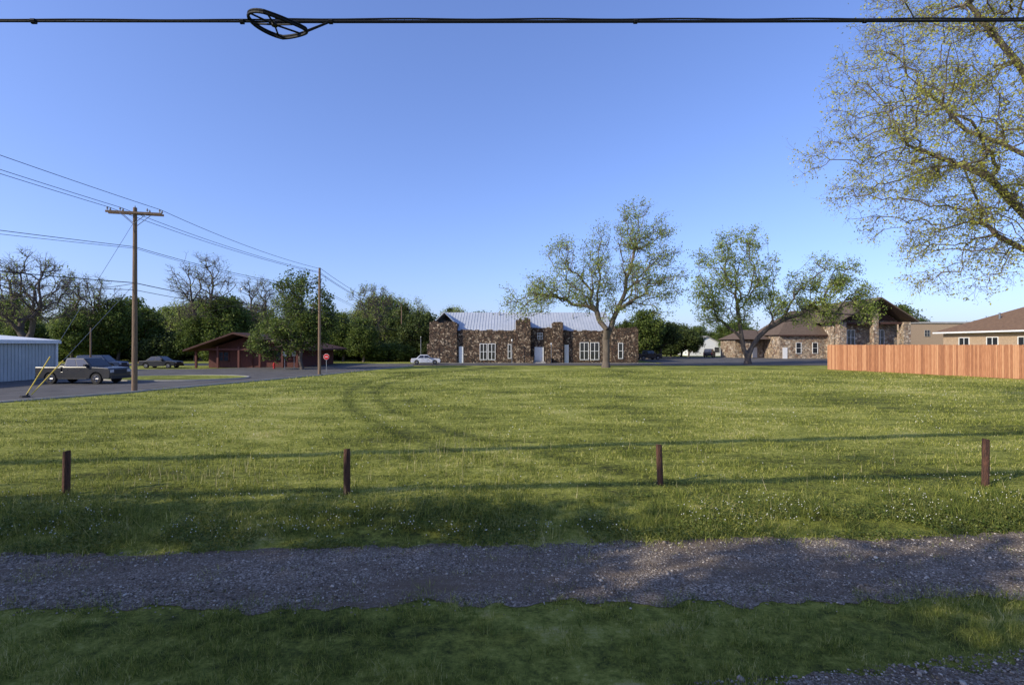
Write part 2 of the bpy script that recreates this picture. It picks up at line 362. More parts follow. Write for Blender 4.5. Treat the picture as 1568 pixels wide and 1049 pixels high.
w = 0.0078*np.clip(y/7,0.8,8)*R.uniform(0.5,1.5,len(x))
V = blades(x, y, h, w, 0.8)
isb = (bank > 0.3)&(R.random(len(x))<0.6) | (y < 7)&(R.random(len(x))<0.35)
F = np.arange(len(V)).reshape(-1,3)
# clover patches along the bank: small flat leaflets
n = 60000; cx = R.uniform(-13,13,n); cy = yfar(cx)+R.gamma(2.2,0.45,n)-0.05
k = vnoise(cx*1.3+77, cy*2+3) > 0.42; cx, cy = cx[k], cy[k]; n = len(cx)
cz = terr(cx,cy)+R.uniform(0.01,0.10,n); s = R.uniform(0.008,0.022,n); a = R.uniform(0,6.28,n); tl = R.normal(0,0.5,n)
c, q = np.cos(a)*s, np.sin(a)*s
VC = np.stack([np.stack([cx+c,cy+q,cz+s*tl],1), np.stack([cx-q,cy+c,cz],1), np.stack([cx-c,cy-q,cz-s*tl],1), np.stack([cx+q,cy-c,cz],1)],1).reshape(-1,3)
FC = np.arange(len(VC)).reshape(-1,4)+len(V)
# tall wispy tufts
tx = []; ty = []; th = []
for i in range(700):
    c0 = R.uniform(-14,14); c1 = 8.4+R.gamma(1.6,1.8) if i<400 else R.uniform(4.8,6.6)
    m = R.integers(8,44); tx.append(c0+R.normal(0,0.07,m)); ty.append(c1+R.normal(0,0.07,m)); th.append(R.uniform(0.07,0.22,m)*(1 if i<400 else .6))
tx, ty, th = map(np.concatenate, (tx,ty,th))
k = ((ty > yfar(tx)-.05)|(ty<ynear(tx)+.1))&~((tx>0.6)&(ty<np.minimum(ydr(tx),5.6))); tx, ty, th = tx[k], ty[k], th[k]
VT = blades(tx, ty, th, R.uniform(0.006,0.012,len(tx)), 0.55)
FT = np.arange(len(VT)).reshape(-1,3)+len(V)+len(VC)
# seed stalks
n = 520; sx = np.where(R.random(n)<0.5, R.normal(-7.0,1.3,n), R.normal(-1.4,1.0,n)); sy = np.where(sx<-4, R.normal(11.5,0.9,n), R.normal(14,1.6,n))
k = R.random(n)<0.35; sx = np.where(k, R.uniform(-14,14,n), sx); sy = np.where(k, R.uniform(9.5,16,n), sy)
VS = blades(sx, sy, R.uniform(0.15,0.36,n), np.full(n,0.010), 0.2); FS = np.arange(len(VS)).reshape(-1,3)+len(V)+len(VC)+len(VT)
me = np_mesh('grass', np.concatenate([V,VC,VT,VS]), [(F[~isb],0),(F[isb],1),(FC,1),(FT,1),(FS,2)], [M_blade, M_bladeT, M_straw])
addobj('grass', me)
# clover flowers
n = 1500; fx = R.uniform(-13,13,n); fy = yfar(fx)+0.2+R.gamma(2.0,0.45,n)
k = vnoise(fx*0.8+7, fy*1.5+3) > 0.5; fx, fy = fx[k], fy[k]
n = 800; gx = R.uniform(-1,1,n); gy = np.exp(R.uniform(math.log(11),math.log(45),n)); gx = gx*gy
k = (vnoise(gx*0.4+17, gy*0.4+3) > 0.55)&(gx>street_edge(gy)+1); fx = np.concatenate([fx,gx[k]]); fy = np.concatenate([fy,gy[k]])
n = len(fx); s = (R.uniform(0.007,0.014,n)*np.clip(fy/11,1,2.0))[:,None,None]
oc = np.array([(1,0,0),(0,1,0),(-1,0,0),(0,-1,0),(0,0,1),(0,0,-1)]); of = np.array([(0,1,4),(1,2,4),(2,3,4),(3,0,4),(1,0,5),(2,1,5),(3,2,5),(0,3,5)])
v = oc[None]*s+np.stack([fx,fy,terr(fx,fy)+R.uniform(0.07,0.14,n)],1)[:,None,:]
f = (of[None]+(np.arange(n)*6)[:,None,None]).reshape(-1,3)
addobj('clover_flowers', np_mesh('clover_flowers', v.reshape(-1,3), [(f,0)], [M_flower]))

# ------------------------------------------------------------------ tubes / trees
def tubes(A, B, ra, rb, k):
    n = len(A); d = B-A; d /= (np.linalg.norm(d,axis=1,keepdims=True)+1e-9)
    ref = np.where(np.abs(d[:,2:3])>0.9, np.array([[1.,0,0]]), np.array([[0,0,1.]]))
    u = np.cross(d, ref); u /= np.linalg.norm(u,axis=1,keepdims=True); w = np.cross(d,u)
    t = np.arange(k)*2*math.pi/k; c = np.cos(t)[None,:,None]; s = np.sin(t)[None,:,None]
    ring = u[:,None,:]*c+w[:,None,:]*s
    V = np.concatenate([A[:,None,:]+ring*ra[:,None,None], B[:,None,:]+ring*rb[:,None,None]],1).reshape(-1,3)
    i = np.arange(k); j = (i+1)%k
    q = np.stack([i,j,j+k,i+k],1)
    F = (q[None]+(np.arange(n)*2*k)[:,None,None]).reshape(-1,4)
    return V, F

def tree_mesh(name, seed, limbs, crown, npts, rtrunk, rtip, leafn, leafs, spread, mats, bf=0.35, twigs=3, twl=0.8, droop=0.0, twr=None, leafprob=1.0):
    """limbs: list of polylines (list of xyz), first starts at root; the others start at a point of an earlier one.
       crown: list of (centre, radii, weight)"""
    g = np.random.default_rng(seed)
    P = []; par = []
    for pl in limbs:
        if not P: prev = -1
        else:
            d = [sum((a-b)**2 for a,b in zip(q, pl[0])) for q in P]; prev = int(np.argmin(d)); pl = pl[1:]
        for q in pl:
            if prev >= 0:
                p0 = np.array(P[prev]); L = np.linalg.norm(np.array(q)-p0); k = max(1,int(L/1.2))
                for s in range(1,k+1):
                    c = p0+(np.array(q)-p0)*s/k+(g.normal(0,0.09*min(L,2),3) if s<k else 0)
                    P.append(tuple(c)); par.append(prev); prev = len(P)-1
            else:
                P.append(tuple(q)); par.append(-1); prev = 0
    ntr = len(P)
    W = np.array([c[2] for c in crown], float); W /= W.sum()
    pts = []
    for (c, r, w), ww in zip(crown, W):
        m = int(npts*ww); q = g.normal(size=(m,3)); q /= np.linalg.norm(q,axis=1,keepdims=True)
        rr_ = g.random((m,1))**(1/2.4)*(1+0.16*np.sin(q[:,:1]*5+seed)*np.cos(q[:,2:3]*6+q[:,1:2]*4))
        pts.append(np.array(c)+q*rr_*np.array(r))
    pts = np.concatenate(pts)
    cc = pts[g.integers(0,len(pts),max(6,npts//28))]
    dd = ((pts[:,None,:]-cc[None])**2).sum(2) if len(pts)*len(cc) < 4e6 else None
    if dd is not None:
        nearest = cc[dd.argmin(1)]; pts = pts+(nearest-pts)*0.35
    zmin = P[0][2]+0.9
    pts[:,2] = np.maximum(pts[:,2], zmin)
    nodes = np.zeros((ntr+len(pts),3)); nodes[:ntr] = P; plen = np.zeros(len(nodes))
    par = par+[0]*len(pts)
    for i in range(1,ntr): plen[i] = plen[par[i]]+np.linalg.norm(nodes[i]-nodes[par[i]])
    tr = nodes[:ntr]
    dmin = np.sqrt(((pts[:,None,:]-tr[None])**2).sum(2)).min(1)
    pts = pts[np.argsort(dmin)]
    lo = max(1, ntr//4 if len(limbs)==1 else 2)
    for i in range(len(pts)):
        k = ntr+i; d = np.sqrt(((nodes[lo:k]-pts[i])**2).sum(1))
        c = d+bf*plen[lo:k]; j = int(c.argmin())+lo
        nodes[k] = pts[i]; par[k] = j; plen[k] = plen[j]+d[j-lo]
    n = len(nodes); par = np.array(par)
    nch = np.bincount(par[1:], minlength=n)
    tips = (nch == 0); nt = max(4, tips.sum())
    p = math.log(nt)/math.log(rtrunk/rtip); acc = np.where(tips, rtip**p, 0.0)
    for i in range(n-1, 0, -1): acc[par[i]] += acc[i]
    r = np.maximum(acc, rtip**p)**(1/p)
    A = nodes[par[1:]]; B = nodes[1:]; ra = r[par[1:]]; rb = r[1:]; ra = np.minimum(ra, rb*1.6)
    L = np.linalg.norm(B-A,axis=1,keepdims=True)
    mid = (A+B)/2+g.normal(0,0.07,A.shape)*L; mid[:,2] += 0.05*L[:,0]; mid[:ntr-1] = ((A+B)/2)[:ntr-1]
    rm = (ra+rb)/2
    A2 = np.concatenate([A,mid]); B2 = np.concatenate([mid,B]); a2 = np.concatenate([ra,rm]); b2 = np.concatenate([rm,rb])
    big = a2 > rtrunk*0.18
    Vs = []; Fs = []; off = 0
    for sel, k in ((big,9),(~big,4)):
        if sel.sum():
            v, f = tubes(A2[sel],B2[sel],a2[sel],b2[sel],k); Vs.append(v); f = f+off; off += len(v); Fs.append(f)
    rp = nodes[0]; v, f = tubes(np.array([rp-[0,0,0.15]]), np.array([rp+[0,0,rtrunk*1.8]]), np.array([rtrunk*1.5]), np.array([rtrunk*0.98]), 9)
    Vs.append(v); Fs.append(f+off); off += len(v)
    ends = nodes[ntr:][g.random(n-ntr)<0.95]
    T0 = np.repeat(ends, twigs, 0); cen = nodes.mean(0)
    dr = g.normal(size=T0.shape); dr /= np.linalg.norm(dr,axis=1,keepdims=True); o = T0-cen; o /= np.linalg.norm(o,axis=1,keepdims=True)+1e-6
    dr = dr+o*0.6+np.array([0,0,0.15-droop]); dr /= np.linalg.norm(dr,axis=1,keepdims=True)
    T1 = T0+dr*twl*g.uniform(0.4,1.2,(len(T0),1)); tr_ = twr or rtip*0.6
    Tm = T0+(T1-T0)*0.5+g.normal(0,0.07*twl,T0.shape)
    for a_, b_, x0, x1 in ((T0,Tm,tr_,tr_*0.8),(Tm,T1,tr_*0.8,tr_*0.4)):
        v, f = tubes(a_,b_,np.full(len(T0),x0),np.full(len(T0),x1),3)
        Vs.append(v); Fs.append(f+off); off += len(v)
    polys = [(F_,0) for F_ in Fs]
    if leafn:
        src = np.concatenate([T1,Tm]); src = src[g.random(len(src))<leafprob]
        Lc = np.repeat(src, leafn, 0)+g.normal(0,spread,(len(src)*leafn,3)); m = len(Lc)
        a = g.normal(size=(m,3)); a /= np.linalg.norm(a,axis=1,keepdims=True); b = np.cross(a, g.normal(size=(m,3))); b /= np.linalg.norm(b,axis=1,keepdims=True)
        s = leafs*g.uniform(0.5,1.4,(m,1)); a = a*s*0.5; b = b*s*0.27
        LV = np.stack([Lc+a, Lc+b*1.0+a*0.1, Lc-a, Lc-b+a*0.1],1).reshape(-1,3)
        Vs.append(LV); polys.append((np.arange(len(LV)).reshape(-1,4)+off, 1))
    return np_mesh(name, np.concatenate(Vs), polys, mats)

# --- lawn trees
Y=67
me = tree_mesh('pecan_tree', 3,
   [[(12.3,Y,0),(12.35,Y,2.0),(12.3,Y,3.7)], [(12.3,Y,3.7),(11.0,Y-.6,7.4),(9.4,Y,11.2)], [(12.3,Y,3.7),(13.9,Y+.4,7.6),(15.4,Y,12.5),(16.6,Y,16.5)],
    [(11.0,Y-.6,7.4),(7.2,Y+1,9.0),(3.8,Y,9.6)], [(13.9,Y+.4,7.6),(17.4,Y-1,9.6)], [(11.0,Y-.6,7.4),(11.9,Y+2,12),(12.2,Y+1,15)]],
   [((16.0,Y,15.2),(5.6,6,6.6),3.2),((8.8,Y,12.4),(5.2,5,5.0),2.0),((3.0,Y,9.0),(4.4,4,3.7),1.2),((19.2,Y,10.6),(4.2,4.5,4.6),1.1),((12.5,Y,8.6),(6.0,4,2.9),0.7)],
   1650, 0.46, 0.020, 3, 0.23, 0.30, [M_bark, M_leafF], twigs=3, twl=1.0, leafprob=0.72, twr=0.014)
addobj('pecan_tree', me)
Y=78
me = tree_mesh('shade_tree', 9,
   [[(35.9,Y,0),(35.9,Y,1.2)], [(35.9,Y,1.2),(35.0,Y,4.0),(34.4,Y,8.0),(34.0,Y,13)], [(35.9,Y,1.2),(37.6,Y,4.2),(41,Y,6.6),(45,Y,8.6)], [(35.0,Y,4.0),(31.5,Y+1,7.2)], [(41,Y,6.6),(42.5,Y-1,10)]],
   [((34.0,Y,13.8),(6.6,6,7.4),3.0),((30.6,Y,9.0),(4.2,4,4.4),0.9),((39.2,Y,9.6),(3.8,4,4.0),0.8),((48.4,Y,12.0),(6.8,5,4.4),2.2),((46,Y,7.8),(5.5,4,2.6),0.8),((53,Y,8.6),(3.2,3,2.8),0.6)],
   1750, 0.46, 0.021, 3, 0.28, 0.30, [M_barkd, M_leafF], twigs=3, twl=0.9, leafprob=0.9, twr=0.014)
addobj('shade_tree', me)
# large near tree on the right
Y=21
me = tree_mesh('pecan_tree.001', 21,
   [[(25.0,Y,0),(25.0,Y,3.2),(24.8,Y,5.0)], [(24.8,Y,5.0),(21.8,Y+.5,8.2),(18.8,Y,10.2),(16.2,Y,11.2)], [(24.8,Y,5.0),(23.8,Y-.5,9.5),(21.4,Y,13.6),(18.8,Y,17)],
    [(25.0,Y,3.2),(22.2,Y-1,6.2),(19.4,Y-.5,7.4)], [(24.8,Y,5.0),(25.6,Y+1,10),(26,Y,17)], [(23.8,Y-.5,9.5),(20.0,Y+1.5,12.4),(17.0,Y+1,14.6)], [(24.8,Y,5),(28.5,Y,9),(31,Y,13)]],
   [((19.8,Y,14.6),(6.2,6,6.0),2.8),((16.3,Y,11.2),(4.0,4.5,3.2),1.2),((19.2,Y,8.0),(3.2,4.0,3.2),1.2),((22.0,Y,11.5),(6,6,5.5),1.6),((29,Y,13),(6,6,6),1.3),((19.6,Y,18.5),(4.4,5,3.0),1.1)],
   4900, 0.30, 0.007, 3, 0.095, 0.11, [M_bark, M_leafY], bf=0.22, twigs=4, twl=0.65, droop=0.15, twr=0.0052, leafprob=0.58)
addobj('pecan_tree.001', me)

# trees behind / beside the viewpoint which shade the foreground
me = tree_mesh('shade_tree_b', 31, [[(0,0,0),(0,0,4.5),(0.3,0,8)]], [((0,0,9.0),(4.8,4.2,3.4),1),((1,0,6.6),(4.2,3.8,1.8),0.35)], 850, 0.35, 0.025, 5, 0.30, 0.3, [M_bark, M_leafG], twigs=3, twl=0.7, leafprob=0.75)
me2 = tree_mesh('shade_tree_c', 32, [[(0,0,0),(0,0,4.5),(0.3,0,8)]], [((0,0,8.4),(4.5,3.8,3.0),1),((1,0,6.4),(4,3.4,1.6),0.3)], 700, 0.33, 0.025, 4, 0.29, 0.3, [M_bark, M_leafG], twigs=3, twl=0.8, leafprob=0.62)
for i,(x0,y0,rz,s,mm) in enumerate([(-31,-2.9,0,1.0,me),(-24,-3.8,2.1,1.0,me),(-17.5,-3.2,4.0,1.0,me),(-10.5,-4.2,1.1,1.0,me2),(-3.5,-5.4,3.0,0.95,me2)]):
    o = addobj('shade_tree.%03d'%(i+1), mm); o.location = (x0,y0,-0.25); o.rotation_euler = (0,0,rz); o.scale = (s,s,s)

# left foreground/middle individual trees
Y=61
addobj('leafy_tree', tree_mesh('leafy_tree', 41, [[(-25,Y,0),(-25.1,Y,2.5),(-25,Y,6)],[(-25.1,Y,2.5),(-28,Y,4)]],
   [((-25.0,Y,7.4),(3.6,3.6,4.2),2.2),((-28.6,Y,4.0),(2.9,2.6,2.4),1.1),((-22.6,Y,5.2),(2,2.5,2.2),0.7),((-25,Y,3.8),(3,3,1.8),0.7)], 850, 0.22, 0.02, 4, 0.28, 0.28, [M_barkd, M_leafG], twigs=3, twl=0.75, leafprob=0.85))
def bare(name, seed, x, y, H, rx, rt, leafp, mat=M_leafF, leafn=2, npts=800):
    l = [[(x,y,0),(x+.2,y,H*0.22)],[(x+.2,y,H*.22),(x-rx*.25,y,H*.45),(x-rx*.4,y+.5,H*.68)],[(x+.2,y,H*.22),(x+rx*.3,y,H*.5),(x+rx*.35,y-.5,H*.75)]]
    return addobj(name, tree_mesh(name, seed, l, [((x,y,H*.72),(rx,rx,H*.29),2),((x,y,H*.48),(rx*.85,rx*.8,H*.17),0.7)], npts, rt, 0.026, leafn, 0.28, 0.3, [M_barkd, mat], twigs=3, twl=1.1, twr=0.018, leafprob=leafp, bf=0.45))
bare('bare_tree', 51, -57.5, 95, 20.3, 6.3, 0.45, 0.10)
bare('bare_tree.001', 52, -55.5, 112, 18.0, 4.6, 0.4, 0.10)
bare('bare_tree.002', 53, -66.5, 70, 15.6, 6.5, 0.5, 0.12, npts=1000)
bare('bare_tree.003', 54, -75, 90, 16.0, 5.5, 0.4, 0.15)
bare('bare_tree.004', 55, -28.6, 105, 15.8, 4.8, 0.36, 0.3)
bare('bare_tree.005', 56, -50.5, 118, 16.5, 4.0, 0.32, 0.35)
bare('bare_tree.006', 57, -24, 122, 13.5, 4.5, 0.32, 0.4)

# distant tree masses (instanced variants)
var = []
var.append(tree_mesh('tv0', 61, [[(0,0,0),(0,0,3),(0.3,0,7)]], [((0,0,7.6),(4,4,4.4),2),((1.5,0,4.5),(3.6,3.6,2.6),1)], 700, 0.3, 0.03, 5, 0.45, 0.42, [M_barkd, M_leafG], twigs=2, twl=0.8))
var.append(tree_mesh('tv1', 62, [[(0,0,0),(0,0,3),(-0.3,0,6)]], [((-1,0,6.6),(3.4,4,3.6),2),((2,0,5.0),(3.4,3.6,3.0),1.4)], 700, 0.3, 0.03, 5, 0.5, 0.45, [M_barkd, M_leafD], twigs=2, twl=0.8))
var.append(tree_mesh('tv2', 63, [[(0,0,0),(0,0,3),(0.3,0,8)]], [((0,0,8.6),(4,4,3.6),2),((0,0,5.5),(4.4,4,2.6),1)], 600, 0.3, 0.03, 2, 0.35, 0.4, [M_barkd, M_leafF], twigs=3, twl=1.0, leafprob=0.5))
shr = tree_mesh('tv3', 64, [[(0,0,0),(0,0,1.5)]], [((0,0,2.2),(4.5,2.5,2.2),2),((2,0,3.4),(2.4,2,1.8),.7),((-2.2,0,3.0),(2,2,1.8),.6)], 500, 0.15, 0.03, 6, 0.5, 0.45, [M_barkd, M_leafG], twigs=2, twl=0.6)
shd = tree_mesh('tv3d', 65, [[(0,0,0),(0,0,1.5)]], [((0,0,2.2),(4.5,2.5,2.2),2),((1,0,3.6),(2.8,2,1.8),.7),((-2.2,0,3.0),(2,2,1.8),.6)], 500, 0.15, 0.03, 6, 0.5, 0.45, [M_barkd, M_leafD], twigs=2, twl=0.6)
con = tree_mesh('tv4', 66, [[(0,0,0),(0,0,5),(0,0,11)]], [((0,0,2.6),(2.6,2.6,2),2),((0,0,5.0),(2.0,2.0,2.2),1.6),((0,0,7.6),(1.4,1.4,2.2),1.1),((0,0,10.2),(0.6,0.6,2),.5)], 600, 0.22, 0.02, 6, 0.4, 0.3, [M_barkd, M_leafD], twigs=2, twl=0.5)
dt = empty('distant_tree_line'); cnt = [0]
def inst(me, x, y, s, sz=None, rz=None):
    o = addobj('tree_%d'%cnt[0], me, dt); cnt[0] += 1
    o.location = (x,y,0); o.rotation_euler = (0,0,random.uniform(0,6.28) if rz is None else rz); sz = sz or s; o.scale = (s,s,sz)
random.seed(12)
for i in range(50):
    b = -1.10+1.0*(i/49)+random.uniform(-.012,.012); d = random.uniform(98,150)
    H = random.uniform(8.0,15.5)*(d/125)
    inst(random.choice([var[0],var[1],var[2],var[2],var[0]]), b*d, d, H/12*random.uniform(.9,1.15), H/12)
for i in range(52):
    b = -1.15+1.03*(i/51); d = random.uniform(88,112); inst(random.choice([shr,shd,shr]), b*d, d, random.uniform(.7,1.1), random.uniform(.5,1.0), random.uniform(-.4,.4))
for i in range(90):
    b = -1.25+2.6*(i/89); d = random.uniform(165,230); H = random.uniform(7.0,11.5)*(1.15 if b<0 else 1.0)
    inst(random.choice([var[0],var[1],shd]), b*d, d, H/9.5*random.uniform(1.1,1.5), H/10.5)
for i in range(70):
    b = -1.25+2.6*(i/69); d = random.uniform(150,170); inst(random.choice([shr,shd]), b*d, d, random.uniform(1.2,1.7), random.uniform(.8,1.2), random.uniform(-.3,.3))
for (b,d,H,s) in [(-0.21,118,13.0,1.3),(-0.185,125,12,1.2),(-0.196,130,11.5,1.2),(-0.12,130,13.2,1.0),(0.22,135,9,1.2),(0.26,128,10,1.3),(0.285,125,9.5,1.2),(-0.34,125,11.5,1.4),(-0.165,122,9.5,1.2),(0.31,122,9,1.2)]:
    inst(con, b*d, d, s, H/12)
for (b,d,H) in [(0.24,108,9.6),(0.265,106,10.2),(0.29,110,9.2),(0.33,125,9.5),(0.345,120,8.0),(0.42,140,9.0),(0.75,128,13.0),(0.79,132,12.0),(0.36,150,8.5),(0.05,125,11.0),(0.0,130,10.8),(-0.07,128,11.2),(0.12,128,10.6)]:
    inst(random.choice([var[0],var[1]]), b*d, d, H/12*1.1, H/12)
for (b,d,H) in [(-0.56,96,12.0),(-0.77,92,11.0),(-0.72,98,10.0),(-0.95,90,8.5),(-0.33,90,8.5),(-0.29,88,7.5),(-0.62,94,8.0),(-0.47,92,7.5),(-0.42,88,7.0),(-0.86,86,8.5)]:
    inst(random.choice([var[0],var[0],var[2]]), b*d, d, H/12, H/12)

# ------------------------------------------------------------------ asphalt
def sheet(name, pts, z, mat):
    b = MB(); b.poly([(x,y,z) for x,y in pts]); o = b.build(name, mat)
    return o
near = [(-90,10),(-45,18),(-33,22),(-26.4,26.4),(-23.8,32.2),(-22.0,39.2),(-19,49),(-16.8,60),(-14,71.5)]
sheet('asphalt_street', near+[(-14,73),(-28,73),(-38,62),(-60,60),(-90,60)], 0.055, M_asph)
sheet('asphalt_cross_street', [(-120,73),(-14,73),(60,73.5),(60,80.5),(-14,80),(-120,80)], 0.050, M_asph)
sheet('asphalt_parking_lot', [(24,80.6),(90,80.6),(90,104),(24,135)], 0.055, M_asph)
b = MB()
b.poly([(-29.5+6*math.cos(a)*1.0, 45+3.6*math.sin(a), 0.12) for a in np.linspace(0,2*math.pi,40)[:-1]])
b.build('grass_island', M_ground)
b = MB()
an = np.linspace(0,2*math.pi,41)
for i in range(40):
    p = lambda a,k,z:(-29.5+(6+k)*math.cos(a),45+(3.6+k)*math.sin(a),z)
    b.hexa([p(an[i],0,0.0),p(an[i],.14,0.0),p(an[i+1],.14,0.0),p(an[i+1],0,0.0),p(an[i],0,.15),p(an[i],.14,.15),p(an[i+1],.14,.15),p(an[i+1],0,.15)])
b.build('island_kerb', M_conc)
b = MB()
for (x0,y0),(x1,y1) in zip(near[2:-1],near[3:]):
    a = Vector((x1-x0,y1-y0)); b.obox(((x0+x1)/2+.1,(y0+y1)/2), a, a.length/2, 0.08, -0.05, 0.10)
b.build('street_kerb', M_conc)
sheet('sidewalk', [(-16,81.2),(23,81.2),(23,82.6),(-16,82.6)], 0.06, M_conc)

# ------------------------------------------------------------------ posts
for i,(x,y,h,lx) in enumerate([(-8.9,10.23,.87,0.01),(-3.31,10.27,.9,0.0),(3.21,11.09,.87,-0.035),(10.1,10.94,1.0,0.015)]):
    b = MB(); z = float(terr(x,y)); segs = 7
    n = 14
    for s in range(segs+1):
        t_ = s/segs
        for k in range(n):
            a = 2*math.pi*k/n; r = 0.066*(1+0.05*math.sin(3*a+i)+random.uniform(-.03,.03))
            if s == segs: r *= 0.93
            b.v.append((x+lx*t_+math.cos(a)*r, y+math.sin(a)*r, z-0.1+(h+0.1)*t_+(0.012*math.cos(a+i) if s==segs else 0)))
    for s in range(segs):
        for k in range(n):
            j=(k+1)%n; b.f.append([s*n+k,s*n+j,(s+1)*n+j,(s+1)*n+k])
    b.f.append([segs*n+k for k in range(n)])
    b.build('wooden_post' + ('' if i==0 else '.%03d'%i), M_post, smooth=False)

# ------------------------------------------------------------------ utility poles & wires
def pole(name, x, y, H, arms=True, armdir=(1,0.25), r=0.15):
    e = empty(name)
    b = MB(); b.cyl((x,y,-0.2),(x,y,H),r*1.1,r*0.75,14); b.build('pole_shaft', M_wood, e, smooth=False)
    if arms:
        ax = Vector(armdir).normalized(); b = MB(); ay = Vector((-ax.y,ax.x))
        for sgn in (-1,1):
            c = Vector((x,y))+ay*sgn*(r*0.8+0.06); b.obox(c, ax, 1.55, 0.05, H-0.42, H-0.29)
        b.build('crossarms', M_wood, e)
        b = MB()
        for sgn in (-1,1):
            for k in (-1,1):
                c = Vector((x,y))+ay*sgn*(r+0.11)
                b.cyl((c.x+ax.x*k*0.75,c.y+ax.y*k*.75,H-0.42),(c.x,c.y,H-1.1),0.02,0.02,5)
        b.build('arm_braces', M_steel, e)
        b = MB()
        for t_ in (-1.45,-0.75,0.75,1.45):
            for sgn in (-1,1):
                c = Vector((x,y))+ax*t_+ay*sgn*(r*0.8+0.06)
                b.cyl((c.x,c.y,H-.29),(c.x,c.y,H-.2),0.02,0.02,6); b.cyl((c.x,c.y,H-.2),(c.x,c.y,H-.12),0.06,0.055,8); b.cyl((c.x,c.y,H-.12),(c.x,c.y,H-.05),0.04,0.03,8)
        b.cyl((x,y,H-.02),(x,y,H+.12),0.04,0.03,8)
        b.build('insulators', M_insul, e)
    return e
P1 = (-24.1,32.7,11.75); P2 = (-18.8,50,10.5); P3 = (-24.8,115,11.6); P0 = (-30.5,8,13.8)
pole('utility_pole', *P1)
pole('utility_pole.001', *P2, arms=False, r=0.14)
pole('utility_pole.002', *P3, arms=False, r=0.15)
pole('utility_pole.003', -39.5,48,4.6, arms=False, r=0.08)
wv = MB()
def wire(B, p, q, sag, r, n=18, k=5):
    p = Vector(p); q = Vector(q); pr = None
    for i in range(n+1):
        t_ = i/n; c = p.lerp(q,t_); c.z -= sag*4*t_*(1-t_)
        if pr is not None: B.cyl(pr, c, r, r, k, caps=False)
        pr = c
ax = Vector((1,0.25)).normalized()
for t_ in (-1.45,-0.75,1.45):
    a = (P1[0]+ax.x*t_, P1[1]+ax.y*t_, P1[2]-.05)
    wire(wv, (P0[0]+t_,P0[1],P0[2]), a, 0.25, 0.016)
    wire(wv, a, (P2[0]+0.1*t_,P2[1],P2[2]-0.1-0.25*(1.45-t_)/2), 0.35, 0.016)
    wire(wv, (P2[0]+0.1*t_,P2[1],P2[2]-0.1-0.25*(1.45-t_)/2), (P3[0]+.1*t_,P3[1],P3[2]-.3*(1.45-t_)/2-.1), 1.2, 0.02)
for (z1,zl,zr,s,rr_) in ((9.25,8.0,8.6,0.1,0.018),(9.15,7.6,8.4,.1,.013),(6.95,6.9,6.4,0.25,0.026),(6.5,6.2,6.1,.35,.018)):
    wire(wv, (P1[0]-6.2,10,zl), (P1[0],P1[1],z1), s, rr_)
    wire(wv, (P1[0],P1[1],z1), (P2[0],P2[1],zr), 0.35, rr_)
    wire(wv, (P2[0],P2[1],zr), (P3[0],P3[1],zr+0.5), 1.0, rr_)
wire(wv, (P2[0],P2[1],9.4), (-60,84,7), 0.8, 0.018)
wire(wv, (-70,55,7.2), (P1[0],P1[1],6.9), 0.5, 0.018)
wv.build('overhead_power_lines', M_wire)
# guy wires
e = empty('guy_wire_anchor')
b = MB(); A_ = Vector((-27.3,28.7,0.05))
wire(b, A_, (P1[0],P1[1],P1[2]-0.8), 0, 0.012, 4); wire(b, A_+Vector((.15,.1,0)), (P1[0],P1[1],6.9), 0, 0.012, 4)
b.build('guy_strands', M_steel, e)
b = MB()
for tgt,off in (((P1[0],P1[1],P1[2]-0.8),Vector((0,0,0))),((P1[0],P1[1],6.9),Vector((.15,.1,0)))):
    d = (Vector(tgt)-(A_+off)).normalized(); b.cyl(A_+off+d*0.15, A_+off+d*2.5, 0.028,0.028,8)
b.build('yellow_guards', M_yellow, e)
b = MB(); b.cyl(A_-Vector((.15,.1,.3)), A_+Vector((.1,.1,.22)),0.05,0.05,8); b.cyl((-27.3,28.7,0),(-27.3,28.7,.16),.28,.2,9)
b.build('anchor_rod', M_rubber, e)

# near overhead cable, passing over the gravel road
def cab(x, dy=0, dz=0):
    y = 7.33+0.12*x
    z = 3+7.33*0.632+0.0765*x+0.0002*x*x
    return Vector((x, y+dy, z+dz))
b = MB()
xsn = -3.22
def path(B, x0, x1, r, n, dy=0, dz=0, k=8, wig=0):
    pr=None
    for i in range(n+1):
        x = x0+(x1-x0)*i/n; c = cab(x,dy,dz+wig*math.sin(x*3.1))
        if pr is not None: B.cyl(pr,c,r,r,k,caps=False)
        pr=c
path(b, -40, xsn, 0.013, 120); path(b, -40, xsn, 0.010, 160, 0.0, 0.024, wig=0.004)
path(b, xsn, 45, 0.021, 120); path(b, xsn, 45, 0.012, 160, 0.0, 0.036, wig=0.006)
for i in range(0,420):
    x = -10+i*0.055; c = cab(x)
    r = 0.015 if x<xsn else 0.023
    if i%2==0: b.cyl(c+Vector((0,-r,-r*0.6)), cab(x+0.04)+Vector((0,-r*.3,r*1.4)), 0.0022,0.0022,4,caps=False)
for x in (xsn-.45,xsn+.7,1.8,5.5,-6.2): b.cyl(cab(x), cab(x+0.05), 0.034,0.034,8)
cable = b.build('overhead_cable', M_wire)
